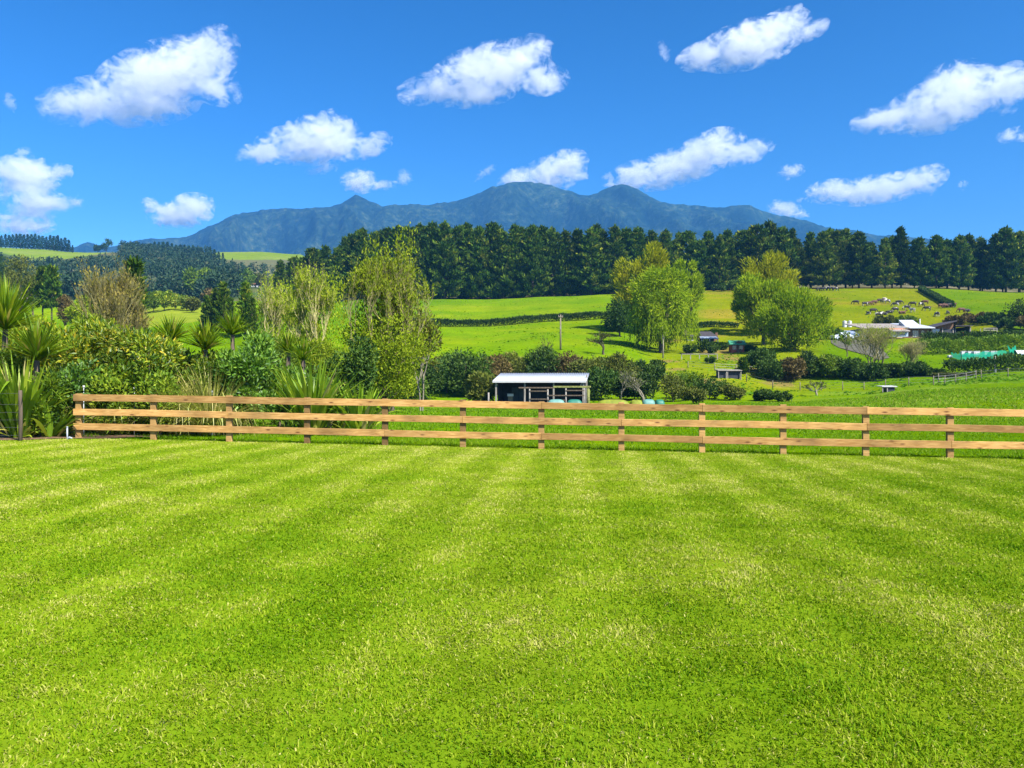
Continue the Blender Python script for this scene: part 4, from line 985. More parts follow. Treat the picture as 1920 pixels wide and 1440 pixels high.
for px, top, wp, Y, mk, lb in (
    (1790, 600, 56, 183, 'b', 'brown-green shrub on the bank behind the dark garage'),
    (1830, 588, 60, 184, 'b', 'brownish scrub right of the cattle hill foot'),
    (1862, 590, 64, 180, 'd', 'large dark tree at the right behind the pallet frame'),
    (1890, 598, 60, 172, 'd', 'dark leafy tree right of the pallet frame'),
    (1918, 560, 50, 176, 'd', 'tall dark tree cut by the right edge'),
    (1935, 592, 60, 168, 'b', 'reddish-brown shrub at the right edge'),
    (1700, 596, 50, 186, 'g', 'scrubby green bush behind the long house roof'),
    (1658, 600, 40, 186, 'o', 'small olive bush behind the roof below the cattle'),
    (1555, 628, 44, 160, 'd', 'dark bush left of the parked silver car'),
    (1868, 668, 0, 0, '', '')):
    if not wp: continue
    h = max(2.2, hgt(px, top, Y))
    tree_at(bush_parts(wp / F * Y * 1.1, h, M[mats[mk]], 2200, (.55, .25), .42, 30, True, .3, .45, .3, .6, 'bark', .2, -.95), 'bush', lb, 'bush', px, Y, None, 'bushes around the farm buildings')
# ------------------------------------------------------------------ open-fronted shed
def shed():
    Y = 79.0; xl, xr = xc(929, Y), xc(1093, Y); g = float(gz((xl + xr) / 2, Y)); W = xr - xl; D = 4.2
    t = thing('hay_shed', 'open-fronted farm shed with a bright white corrugated roof above the rail fence', 'shed', (xl, Y, g), R(-9)); c = math.cos(R(9)); W /= c
    ze, zr = zc(713.5, Y) - g, zc(700, Y + D) - g
    mb = MB(); n = 150; z0 = lambda q: ze + (zr - ze) * q; vs = []
    for k in range(n + 1):                                     # corrugated sheet
        x = -.25 + (W + .5) * k / n; b = .035 * math.sin(k * PI / 1.5)
        vs += [(x, -.35, z0(-.05) + b), (x, D + .25, z0(1.03) + b), (x, -.35, z0(-.05) + b - .03), (x, D + .25, z0(1.03) + b - .03)]
    fs = []
    for k in range(n):
        a = 4 * k; fs += [(a, a + 4, a + 5, a + 1), (a + 2, a + 3, a + 7, a + 6), (a, a + 2, a + 6, a + 4), (a + 1, a + 5, a + 7, a + 3)]
    mb.add(vs, fs); link('roof', mb.mesh('roof', M['roof_zinc'], True), t)
    mb = MB(); mb.box((W / 2, -.36, ze - .13), (W + .46, .04, .16)); link('fascia', mb.mesh('fascia', M['white_paint']), t)
    mb = MB(); mb.box((W / 2, D, zr / 2 - .25), (W, .08, zr + .3)); link('back_wall', mb.mesh('back_wall', M['dark_wall']), t)
    for x in (0.03, W - .03):
        mb = MB(); mb.box((x, D / 2 + .6, (ze + zr) / 4 - .25), (.06, D - 1.3, (ze + zr) / 2 + .2)); link('side_wall', mb.mesh('side_wall', M['dark_wall']), t)
    for k in range(4):
        mb = MB(); x = [0.07, W * .335, W * .66, W - .09][k]
        mb.box((x, -.05, ze / 2 - .3), (.15, .15, ze + .45)); link('post', mb.mesh('post', M['grey_wood'], bevel=.01), t)
    mb = MB(); mb.box((W + .15, D * .35, (ze) / 2 + .2), (.14, .14, ze + .7)); link('post', mb.mesh('post', M['grey_wood'], bevel=.01), t)
    for x in (1.35, 2.1):
        mb = MB(); mb.box((x, D - .3, 1.0), (.68, .08, 2.1)); link('sheet_panel', mb.mesh('sheet_panel', M['slate_panel']), t)
    mb = MB(); mb.tube([(W - .32, -.16, ze - .75), (W - .3, -.18, ze - .35), (W - .05, -.2, ze - .05)], [.06, .06, .06], 8); link('downpipe', mb.mesh('downpipe', M['grey_wood'], True), t)
    return Vector((xl, Y, g)), W, ze
SO, SW, SZ = shed()
def in_shed(px, Y): x = xc(px, Y); return (x, Y, float(gz(x, Y)))
# rack of weathered posts and rails in front of the shed
def yard():
    Y = 76.2; o = in_shed(993, Y); t = thing('stock_yard', 'weathered grey rail yard with pale posts in front of the shed', 'yard', o)
    X = lambda px: xc(px, Y) - o[0]
    for px, top in ((993, 729), (1027, 730), (1061, 728), (1096, 727)):
        mb = MB(); h = zc(top, Y) - o[2]; mb.tube([(X(px), 0, -.3), (X(px), 0, h)], [.075, .07], 8); link('post', mb.mesh('post', M['grey_wood'], True), t)
    mb = MB(); h = zc(724, Y) - o[2]; mb.tube([(X(1103), .1, -.3), (X(1103), .1, h)], [.17, .15], 10); link('corner_post', mb.mesh('corner_post', M['mossy'], True), t)
    h = zc(726, Y) - o[2]
    mb = MB(); mb.box(((X(972) + X(1040)) / 2, .0, h - .06), (X(1040) - X(972), .16, .14)); link('rail', mb.mesh('rail', M['bark'], bevel=.02), t)
    mb = MB(); mb.box(((X(1037) + X(1108)) / 2, .02, h + .03), (X(1108) - X(1037), .22, .18)); link('mossy_rail', mb.mesh('mossy_rail', M['mossy'], bevel=.02), t)
    for a, b, z in ((993, 1027, .82), (993, 1027, .45), (1027, 1061, .40), (1061, 1096, .85), (1027, 1096, .62)):
        mb = MB(); mb.box(((X(a) + X(b)) / 2, -.09, h * z), (X(b) - X(a) - .02, .05, .11)); link('rail', mb.mesh('rail', M['bark']), t)
yard()
def logs(px, Y, n, lb):
    o = in_shed(px, Y); t = thing('firewood_heap', lb, 'firewood', o); mb = MB()
    for k in range(n):
        a = random.uniform(0, PI); x, y = random.gauss(0, .45), random.gauss(0, .25); z = random.uniform(.05, .5) * (1 - abs(x) / 1.6); d = Vector((math.cos(a), math.sin(a) * .5, random.uniform(-.2, .4))) * random.uniform(.15, .35)
        mb.tube([Vector((x, y, z)) - d, Vector((x, y, z)) + d], [random.uniform(.05, .09)] * 2, 6)
    link('logs', mb.mesh('logs', M['clutter']), t)
logs(947, 79.8, 46, 'brown heap of cut timber in the left bay of the shed'); logs(978, 78.2, 26, 'leaning pale timber offcuts in front of the shed centre bay')
def crate(px, py, Y, lb):
    o = in_shed(px, Y); mb = MB(); z = zc(py, Y) - o[2]
    mb.box((0, 0, z), (.62, .4, .22)); mb.box((0, 0, z + .13), (.66, .44, .05))
    t = place([('box', mb.mesh('box', M['white_plastic'], bevel=.02))], 'storage_box', lb, 'box', o)
    mb = MB(); mb.box((0, 0, (z - .11) / 2), (.5, .35, z - .12)); link('stand', mb.mesh('stand', M['old_wood']), t)
crate(957, 741, 80.4, 'white box on a dark stand inside the shed')
def trough(name, px, top, Y, L, wd, mat, lb, cat, grp=None, h0=None):
    """upturned rounded hull or tub: a low half-barrel closed by rounded ends"""
    o = in_shed(px, Y); h = (zc(top, Y) - o[2]); nn, mm = 14, 10; V = []; f = []
    for i in range(nn + 1):
        q = i / nn * 2 - 1; s = max(.06, (1 - abs(q) ** 4)) ** .5
        for j in range(mm + 1):
            a = PI * j / mm; V.append((q * L / 2, math.cos(a) * wd / 2 * s, math.sin(a) ** .7 * h * (.35 + .65 * s)))
    for i in range(nn):
        for j in range(mm): k = i * (mm + 1) + j; f.append((k, k + 1, k + mm + 2, k + mm + 1))
    me = np_mesh('shell', np.array(V), [np.array(f)], M[mat], smooth=True)
    t = place([('shell', me)], name, lb, cat, o, R(random.uniform(-4, 4)), grp)
    mb = MB(); mb.box((0, 0, .05), (L * .96, wd * 1.02, .10)); link('rim', mb.mesh('rim', M[mat], bevel=.02), t)
trough('boat_hull', 1043, 748.6, 75.2, 1.7, .8, 'pale_teal', 'pale white-green upturned hull below the stock yard, left one', 'boat hull')
trough('boat_hull', 1077, 748.8, 75.0, 1.5, .8, 'teal', 'green upturned hull below the stock yard, right one', 'boat hull')
trough('water_tub', 1216, 748.6, 76, 1.25, .9, 'pale_teal', 'pale teal plastic tub above the top rail, left of a pair', 'tub')
trough('water_tub', 1237, 749.2, 76, .9, .85, 'teal', 'green-teal plastic tub above the top rail, right of a pair', 'tub')
trough('silage_wrap', 1150, 749, 76.5, 3.1, 1.0, 'yellow_cover', 'long low yellow-green cover on the grass right of the shed', 'cover')
trough('silage_wrap', 1193, 749.5, 76, 1.2, .9, 'yellow_cover', 'short yellow-green cover beside the teal tubs', 'cover')
x, y, g = in_shed(916, 78); mb = MB(); mb.tube([(0, 0, -.3), (0, 0, zc(736, 78) - g)], [.09, .08], 8)
place([('post', mb.mesh('post', M['grey_wood'], True))], 'fence_post', 'short grey post standing left of the shed', 'post', (x, y, g))

# ------------------------------------------------------------------ poles and paddock fences
def power_pole(px, py, top, lb):
    x, y, g = spot(px, py); h = zc(top, y) - g; t = thing('power_pole', lb, 'power pole', (x, y, g)); mb = MB()
    mb.tube([(0, 0, -.4), (0, 0, h)], [.15, .11], 8); link('pole', mb.mesh('pole', M['old_wood'], True), t)
    mb = MB(); mb.box((0, -.14, h - .35), (.9, .1, .12), .5); link('crossarm', mb.mesh('crossarm', M['old_wood']), t)
    for s in (-.38, 0, .38):
        mb = MB(); mb.tube([(s * math.cos(.5), -.14 + s * math.sin(.5), h - .29), (s * math.cos(.5), -.14 + s * math.sin(.5), h - .08)], [.05, .04], 6); link('insulator', mb.mesh('insulator', M['grey_wood'], True), t)
    mb = MB(); mb.box((0, -.16, h * .62), (.2, .1, .5)); link('marker', mb.mesh('marker', M['grey_wood']), t)
power_pole(1051, 656, 590, 'lone power pole standing in the lower green field')
x, y, g = on(1866, 104); mb = MB(); mb.tube([(0, 0, -.4), (0, 0, zc(682, y) - g)], [.16, .13], 8)
t = place([('pole', mb.mesh('pole', M['white_paint'], True))], 'white_pole', 'white post in front of the hedge below the green net', 'pole', (x, y, g))
mb = MB(); h = zc(682, y) - g; mb.tube([(0, 0, h + .02), (0, 0, h + 1.0)], [.07, .06], 8); link('upper_pole', mb.mesh('upper_pole', M['grey_wood'], True), t)
def paddock_fence(lb, pts, step=2.6, h=1.05, wires=3, mat='old_wood', grp='post and wire paddock fences'):
    g0 = spot(*pts[0]); W = [spot(*p) for p in pts]; t = thing('paddock_fence', lb, 'fence', g0); P = []
    for a, b in zip(W[:-1], W[1:]):
        L = math.hypot(b[0] - a[0], b[1] - a[1]); n = max(1, int(L / step))
        for k in range(n): P.append((a[0] + (b[0] - a[0]) * k / n, a[1] + (b[1] - a[1]) * k / n))
    P.append(W[-1][:2]); Q = []
    for x, y in P: Q.append(Vector((x - g0[0], y - g0[1], float(gz(x, y)) - g0[2])))
    me = None
    for q in Q:
        mb = MB(); mb.tube([(0, 0, -.3), (random.uniform(-.04, .04), 0, h * random.uniform(.9, 1.1))], [.06, .05], 6); link('post', mb.mesh('post', M[mat], True), t, q)
    for z in np.linspace(.3, .92, wires):
        mb = MB(); mb.tube([q + Vector((0, -.08, h * z)) for q in Q], [.012] * len(Q), 3, False); link('wire', mb.mesh('wire', M['wire']), t)
paddock_fence('post and wire fence at the foot of the dark right bush band', ((1400, 716), (1500, 732), (1620, 731), (1750, 722), (1830, 711)))
paddock_fence('post and wire fence across the paddock below the cottage', ((1290, 690), (1340, 695), (1420, 702), (1500, 708)))
paddock_fence('fence with posts along the upper right pasture edge', ((1760, 716), (1840, 711), (1940, 706)))
def rail_low():
    a = spot(1278, 674); b = spot(1345, 674); t = thing('garden_rail', 'low pale rail fence below the three dark cottage bushes', 'fence', a); d = Vector(b) - Vector(a)
    for q in (0, .25, .5, .75, 1):
        mb = MB(); mb.box((d.x * q, d.y * q, d.z * q + .4), (.12, .12, 1.0)); link('post', mb.mesh('post', M['grey_wood']), t)
    mb = MB(); mb.tube([(0, -.09, .85), (d.x, d.y - .09, d.z + .85)], [.06, .06], 6); link('rail', mb.mesh('rail', M['grey_wood']), t)
rail_low()
def hutch(px, py, w, h, lb, two=False):
    o = spot(px, py); t = thing('field_shelter', lb, 'shelter', o); mb = MB()
    mb.box((0, .6, h / 2), (w, 1.1, h)); link('walls', mb.mesh('walls', M['dark_wall']), t)
    mb = MB(); mb.box((0, .5, h + .06), (w + .3, 1.7, .09), 0, (R(4), 0)); link('roof', mb.mesh('roof', M['grey_wood']), t)
    for s in (-1, 1):
        mb = MB(); mb.box((s * (w / 2 + .02), -.2, h / 2 - .1), (.09, .09, h + .2)); link('post', mb.mesh('post', M['grey_wood']), t)
hutch(1354, 709, 1.0, 1.0, 'smaller left one of two black hutches in the paddock'); hutch(1376, 710, 1.7, 1.05, 'wider right one of two black hutches in the paddock')
def shelter():
    o = spot(1665, 735); t = thing('small_shelter', 'small dark field shelter with a pale flat roof below the bush band', 'shelter', o); Y = o[1]; w = 25 / F * Y; h = 9 / F * Y + .05
    mb = MB(); mb.box((.1, .5, h + .05), (w + .2, 1.4, .09), 0, (R(3), 0)); link('roof', mb.mesh('roof', M['white_paint']), t)
    for s in (-.85, -.15):
        mb = MB(); mb.box((s * w / 2, -.05, h / 2 - .1), (.09, .09, h + .2)); link('post', mb.mesh('post', M['grey_wood']), t)
    mb = MB(); mb.box((w * .2, .45, h / 2), (w * .62, .9, h - .04)); link('box', mb.mesh('box', M['dark_wall']), t)
shelter()

# ------------------------------------------------------------------ buildings
def house(name, lb, px, py, wpx, wall_h, roof_h, depth, wall, roof, nwin=3, rz=0, cat='house', door=True):
    o = spot(px, py); L = wpx / F * o[1]; t = thing(name, lb, cat, o, rz)
    mb = MB(); mb.box((0, depth / 2, wall_h / 2 - .2), (L, depth, wall_h + .4)); mb2 = MB()
    mb2.prism([(-depth / 2 - .4, wall_h - .02), (0, wall_h + roof_h), (depth / 2 + .4, wall_h - .02), (depth / 2 + .4, wall_h - .2), (-depth / 2 - .4, wall_h - .2)], -L / 2 - .3, L / 2 + .3)
    mb2.v = [(y, x + depth / 2, z) for x, y, z in mb2.v]
    w = link('wall', mb.mesh('wall', M[wall]), t); link('roof', mb2.mesh('roof', M[roof]), t)
    for k in range(nwin):
        x = -L / 2 + L * (k + .5) / nwin; mb = MB(); mb.box((x, -.03, wall_h * .58), (min(1.5, L / nwin * .55), .06, wall_h * .42)); wn = link('window', mb.mesh('window', M['white_paint']), t)
        mb = MB(); mb.box((x, -.065, wall_h * .58), (min(1.3, L / nwin * .5), .02, wall_h * .36)); link('pane', mb.mesh('pane', M['glass']), wn)
    if door:
        mb = MB(); mb.box((L * .12, -.03, 1.0), (.9, .06, 2.0)); link('door', mb.mesh('door', M['brown_wall']), t)
    return t
# long farmhouse on the right
def farmhouse():
    o = spot(1676, 634); Y = o[1]; X = lambda px: xc(px, Y) - o[0]; Z = lambda py: zc(py, Y) - o[2]
    t = thing('long_house', 'long low house with pale roof and raised skylight below the cattle hill', 'house', o); D = 7
    a, b, c = X(1614), X(1692), X(1742)
    zt = Z(616)
    mb = MB(); mb.box(((a + b) / 2, D / 2, zt / 2 - .3), (b - a, D, zt + .6)); link('beige_wall', mb.mesh('beige_wall', M['beige_wall']), t)
    mb = MB(); mb.box(((b + c) / 2, D / 2 + .02, zt / 2 - .3), (c - b, D, zt + .6)); link('brown_wall', mb.mesh('brown_wall', M['brown_wall']), t)
    def slab(name, x0, x1, y0, z0, y1, z1, mat, th=.16):
        mb = MB(); mb.add([(x0, y0, z0), (x1, y0, z0), (x1, y1, z1), (x0, y1, z1), (x0, y0, z0 - th), (x1, y0, z0 - th), (x1, y1, z1 - th), (x0, y1, z1 - th)], [(0, 1, 2, 3), (7, 6, 5, 4), (0, 4, 5, 1), (1, 5, 6, 2), (2, 6, 7, 3), (3, 7, 4, 0)]); return link(name, mb.mesh(name, M[mat]), t)
    ze = Z(615); zr = zc(606.5, Y + D) - o[2]
    slab('roof', a - .3, X(1700), -.9, ze, D + .3, zr, 'roof_cream'); slab('white_roof', X(1700) + .01, c + .7, -1.1, ze + .03, D + .3, zr + .05, 'roof_zinc')
    mb = MB(); mb.add([(X(1703), 1.5, Z(609)), (X(1732), 1.5, Z(609)), (X(1731), 4.2, zc(600, Y + 4.2) - o[2]), (X(1704), 4.2, zc(600, Y + 4.2) - o[2]), (X(1703), 1.5, ze - .2), (X(1732), 1.5, ze - .2), (X(1731), 4.2, ze), (X(1704), 4.2, ze)], [(0, 1, 2, 3), (0, 4, 5, 1), (1, 5, 6, 2), (2, 6, 7, 3), (3, 7, 4, 0)]); link('skylight', mb.mesh('skylight', M['roof_zinc']), t)
    slab('rust_roof', X(1662), X(1691), -2.2, Z(620.5), -.7, Z(615.5), 'roof_rust'); slab('lower_roof', X(1657), X(1691), -3.4, Z(622), -2.1, Z(619), 'roof_cream')
    mb = MB(); mb.box(((X(1659) + X(1690)) / 2, -1.8, Z(626) / 2 + .2), (X(1690) - X(1659), 2.0, Z(626) + .1)); link('sunroom', mb.mesh('sunroom', M['roof_blue']), t)
    for px in (1665, 1673, 1681):
        mb = MB(); mb.box((X(px), -2.83, Z(626)), (.65, .05, .9)); link('window', mb.mesh('window', M['glass']), t)
    for px, wd in ((1714, .6), (1719, .5), (1730, .5), (1624, .8), (1640, .9)):
        mb = MB(); mb.box((X(px), -.04, Z(626)), (wd, .06, 1.3)); w = link('window', mb.mesh('window', M['white_paint']), t)
        mb = MB(); mb.box((X(px), -.08, Z(626)), (wd - .16, .02, 1.14)); link('pane', mb.mesh('pane', M['glass']), w)
    mb = MB(); mb.tube([(X(1739), 3, ze), (X(1739), 3, zc(598, Y + 3) - o[2])], [.11, .11], 8); link('chimney_pipe', mb.mesh('chimney_pipe', M['white_paint'], True), t)
farmhouse()
def leanto():
    o = spot(1768, 633); Y = o[1]; X = lambda px: xc(px, Y) - o[0]; Z = lambda py: zc(py, Y) - o[2]
    t = thing('barn', 'dark brown barn with a roof slanting up to the right, beside the long house', 'barn', o); D = 6
    mb = MB(); mb.prism([(X(1746), -.3), (X(1789), -.3), (X(1789), Z(604)), (X(1746), Z(614))], .3, D); link('wall', mb.mesh('wall', M['brown_wall']), t)
    mb = MB(); mb.prism([(X(1744), Z(615)), (X(1791), Z(603)), (X(1791), Z(601)), (X(1744), Z(613))], -.8, D + .3); link('roof', mb.mesh('roof', M['roof_dark']), t)
    for px, w, mat in ((1756, 1.5, 'roof_blue'), (1777, 2.6, 'dark_wall')):
        mb = MB(); mb.box((X(px), .27, Z(624)), (w, .05, 1.6)); link('opening', mb.mesh('opening', M[mat]), t)
    for px in (1748, 1768, 1788):
        mb = MB(); mb.box((X(px), .2, Z(620) / 2 + .2), (.2, .16, Z(620) + .8)); link('post', mb.mesh('post', M['grey_wood']), t)
    o = spot(1804, 632); Y = o[1]; X = lambda px: xc(px, Y) - o[0]; Z = lambda py: zc(py, Y) - o[2]
    t = thing('garage', 'dark open garage with a flat roof, right of the brown barn', 'garage', o)
    mb = MB(); mb.box((0, 5, Z(612) / 2), (X(1818) - X(1791), .15, Z(612))); link('back_wall', mb.mesh('back_wall', M['dark_wall']), t)
    for px in (1791.5, 1818):
        mb = MB(); mb.box((X(px), 2.5, Z(612) / 2), (.15, 5, Z(612))); link('side_wall', mb.mesh('side_wall', M['slate_panel']), t)
    mb = MB(); mb.box((X(1805), 2.4, Z(610.5)), (X(1821) - X(1789), 6, .18), 0, (R(1.5), 0)); link('roof', mb.mesh('roof', M['roof_dark']), t)
    mb = MB(); mb.box((X(1818), -.3, Z(613) / 2), (.16, .16, Z(613))); link('post', mb.mesh('post', M['grey_wood']), t)
leanto()
def pallet_frame():
    o = spot(1857, 633); Y = o[1]; w = 25 / F * Y; h = zc(615, Y) - o[2]; t = thing('storage_rack', 'pale metal storage rack with red and teal goods, right of the garage', 'rack', o)
    for x in (-w / 2, w / 2):
        for y in (0, 1.1):
            mb = MB(); mb.box((x, y, h / 2 - .1), (.1, .1, h + .2)); link('upright', mb.mesh('upright', M['grey_wood']), t)
    for z in (.98, .78, .58):
        mb = MB(); mb.box((0, -.02, h * z), (w - .12, .06, .12)); link('beam', mb.mesh('beam', M['grey_wood']), t)
    mb = MB(); mb.box((-.2, .55, h * .38), (w * .8, .8, h * .26)); link('red_load', mb.mesh('red_load', M['red_wall'], bevel=.04), t)
    mb = MB(); mb.box((.5, -.3, h * .13), (w * .7, .8, h * .26)); link('teal_load', mb.mesh('teal_load', M['pale_teal'], bevel=.05), t)
pallet_frame()
def tank(px, py, top, lb):
    o = spot(px, py); Y = o[1]; h = zc(top, Y) - o[2]; r = 7.6 / 2 / F * Y; mb = MB()
    mb.tube([(0, 0, -.2), (0, 0, h * .96), (0, 0, h)], [r, r, r * .9], 18)
    t = place([('tank', mb.mesh('tank', M['white_plastic']))], 'water_tank', lb, 'water tank', o, 0, 'white water tanks')
    mb = MB(); mb.tube([(0, 0, h), (0, 0, h + .15)], [r * .3, r * .28], 10); link('lid', mb.mesh('lid', M['white_plastic']), t)
tank(1583.5, 613, 602, 'left one of two white water tanks above the parked cars'); tank(1593, 613, 602, 'right one of two white water tanks above the parked cars')
def carport():
    o = spot(1590, 634); Y = o[1]; t = thing('carport', 'flat grey carport roof behind the parked silver car', 'carport', (o[0], Y + 3, o[2] + .1)); w = 46 / F * Y; h = zc(619, Y) - o[2]
    mb = MB(); mb.box((0, 2, h), (w, 5, .14), 0, (R(2), 0)); link('roof', mb.mesh('roof', M['roof_blue']), t)
    for s in (-1, 0, 1):
        mb = MB(); mb.box((s * (w / 2 - .2), -.2, h / 2 - .2), (.12, .12, h + .3)); link('post', mb.mesh('post', M['grey_wood']), t)
    mb = MB(); mb.box((0, 4.4, h / 2 - .2), (w, .1, h + .2)); link('back_wall', mb.mesh('back_wall', M['dark_wall']), t)
carport()
def car(lb, px, py, mat, rz, sc=1.0):
    o = spot(px, py); t = thing('parked_car', lb, 'car', o, rz, None, sc)
    prof = [(-2.1, .32), (-2.12, .72), (-1.95, .92), (-1.25, .98), (-.62, 1.42), (.75, 1.46), (1.55, 1.02), (2.05, .95), (2.12, .6), (2.08, .32)]
    def loft(prof, w, tuck):
        mb = MB(); n = len(prof); rows = []
        for s, k in ((-1, 1), (-.9, 0), (.9, 0), (1, 1)):
            rows.append([(x * (1 - .01 * k), s * w / 2 * (1 - tuck * max(0, z - .9) / .5), z - .03 * k) for x, z in prof])
        vs = [v for r in rows for v in r]; fs = [tuple(range(n - 1, -1, -1)), tuple(3 * n + k for k in range(n))]
        for r in range(3):
            for k in range(n): fs.append((r * n + k, r * n + (k + 1) % n, (r + 1) * n + (k + 1) % n, (r + 1) * n + k))
        mb.add(vs, fs); return mb
    link('body', loft(prof, 1.76, .16).mesh('body', M[mat], bevel=.015), t)
    for s in (-1, 1):
        mb = MB(); y = s * .80; mb.add([(-1.12, y, .99), (1.40, y, 1.0), (.70, y * .885, 1.38), (-.56, y * .885, 1.36), (-1.12, y + s * .015, .99), (1.40, y + s * .015, 1.0), (.70, y * .885 + s * .02, 1.38), (-.56, y * .885 + s * .02, 1.36)], [(0, 1, 2, 3), (4, 5, 6, 7), (0, 1, 5, 4), (1, 2, 6, 5), (2, 3, 7, 6), (3, 0, 4, 7)])
        link('side_window', mb.mesh('side_window', M['glass']), t)
        for x in (-1.35, 1.3):
            mb = MB(); mb.tube([(x, s * .70, .32), (x, s * .90, .32)], [.32, .32], 14); w = link('wheel', mb.mesh('wheel', M['black_rubber']), t)
            mb = MB(); mb.tube([(x, s * .89, .32), (x, s * .91, .32)], [.19, .19], 10); link('rim', mb.mesh('rim', M['silver_paint']), w)
        mb = MB(); mb.box((-2.1, s * .6, .74), (.08, .3, .14)); link('headlight', mb.mesh('headlight', M['white_plastic']), t)
    mb = MB(); mb.add([(-1.24, -.68, 1.005), (-1.24, .68, 1.005), (-.66, .60, 1.43), (-.66, -.60, 1.43), (-1.27, -.68, 1.0), (-1.27, .68, 1.0), (-.69, .60, 1.44), (-.69, -.60, 1.44)], [(0, 1, 2, 3), (4, 5, 6, 7), (0, 1, 5, 4), (1, 2, 6, 5), (2, 3, 7, 6), (3, 0, 4, 7)])
    link('windscreen', mb.mesh('windscreen', M['glass']), t)
car('silver car parked beside the gravel drive below the water tanks', 1578, 637.5, 'silver_paint', R(8))
car('dark blue car parked behind the silver car under the carport', 1590, 634.5, 'blue_paint', R(4))
car('red car parked in front of the dark garage', 1799, 634.5, 'red_paint', R(14), .8)

# cottage between the willow groups
def cottage():
    o = spot(1329, 641); Y = o[1]; X = lambda px: xc(px, Y) - o[0]; Z = lambda py: zc(py, Y) - o[2]
    t = thing('cottage', 'small cottage with a dark roof and blue-grey veranda between the willow groups', 'cottage', o)
    mb = MB(); mb.box((0, 3.2, Z(630) / 2 - .2), (X(1344) - X(1313), 4.4, Z(630) + .4)); link('wall', mb.mesh('wall', M['brown_wall']), t)
    mb = MB(); xa, xb, xt0, xt1 = X(1315), X(1347), X(1318), X(1340); z0, z1 = Z(630), zc(621.5, Y + 3.2) - o[2]
    mb.add([(xa, .8, z0), (xb, .8, z0), (xb, 5.8, z0), (xa, 5.8, z0), (xt0, 3.2, z1), (xt1, 3.2, z1)], [(0, 1, 5, 4), (1, 2, 5), (2, 3, 4, 5), (3, 0, 4), (3, 2, 1, 0)]); link('roof', mb.mesh('roof', M['roof_dark']), t)
    mb = MB(); mb.add([(X(1311), -1.4, Z(635)), (X(1345), -1.4, Z(635)), (X(1344), .78, Z(630.5)), (X(1313), .78, Z(630.5)), (X(1311), -1.4, Z(635) - .12), (X(1345), -1.4, Z(635) - .12), (X(1344), .78, Z(630.5) - .12), (X(1313), .78, Z(630.5) - .12)], [(0, 1, 2, 3), (7, 6, 5, 4), (0, 4, 5, 1), (1, 5, 6, 2), (2, 6, 7, 3), (3, 7, 4, 0)]); link('veranda_roof', mb.mesh('veranda_roof', M['roof_blue']), t)
    for px in (1313, 1328, 1343):
        mb = MB(); mb.box((X(px), -1.25, Z(635) / 2 - .15), (.14, .14, Z(635) + .1)); link('post', mb.mesh('post', M['white_paint']), t)
    for px in (1321, 1336):
        mb = MB(); mb.box((X(px), .96, Z(636)), (1.1, .06, .8)); link('window', mb.mesh('window', M['glass']), t)
    mb = MB(); mb.box((X(1349), 2.5, Z(629)), (.5, .5, 1.5)); link('chimney', mb.mesh('chimney', M['brown_wall']), t)
cottage()
house('garden_shed', 'little white-fronted garden shed left of the cottage', 1295, 639, 12, .9, .4, 1.6, 'white_paint', 'roof_dark', 1, 0, 'shed', False)
house('red_shed', 'red-brown shed with a low green roof right of the cottage', 1383, 661, 24, 1.5, .7, 2.5, 'red_wall', 'green_roof', 2, R(-6), 'shed', True)
for px, top, wp, Y, lb in ((1294, 645, 25, 139, 'cone-shaped dark bush in the cottage garden, left of three'), (1318, 638, 24, 141, 'rounded dark bush in the cottage garden, middle of three'), (1337, 644, 26, 138, 'cone-shaped dark bush in the cottage garden, right of three'), (1357, 653, 14, 146, 'small round dark bush right of the three cottage bushes'), (1405, 655, 34, 140, 'dark bush beside the red-brown shed under the willows'), (1332, 682, 20, 122, 'low dark shrub alone in the paddock below the cottage bushes')):
    tree_at(bush_parts(wp / F * Y * 1.1, max(.8, hgt(px, top, Y)), M['dark_bush'], 1500, (.36, .16), .42, 22, True, .1, .5, .4, .6, 'bark', .2, -.98), 'bush', lb, 'bush', px, Y, None, 'dark bushes in the cottage garden')

# gravel drive: a sheet a little above the ground
def drive():
    rows = [((1555, 637), (1640, 636)), ((1560, 645), (1645, 645)), ((1572, 652), (1650, 652)), ((1600, 660), (1655, 658)), ((1628, 667), (1662, 664)), ((1648, 676), (1668, 672))]
    V = []; f = []; m = 9
    for (a, b) in rows:
        A = spot(*a); B = spot(*b)
        for j in range(m): q = j / (m - 1); x = A[0] + (B[0] - A[0]) * q; y = A[1] + (B[1] - A[1]) * q; V.append((x, y, float(gz(x, y)) + .09))
    for i in range(len(rows) - 1):
        for j in range(m - 1): k = i * m + j; f.append((k, k + m, k + m + 1, k + 1))
    tag(link('driveway', np_mesh('driveway', np.array(V), [np.array(f)], M['gravel'])), kind='structure')
drive()

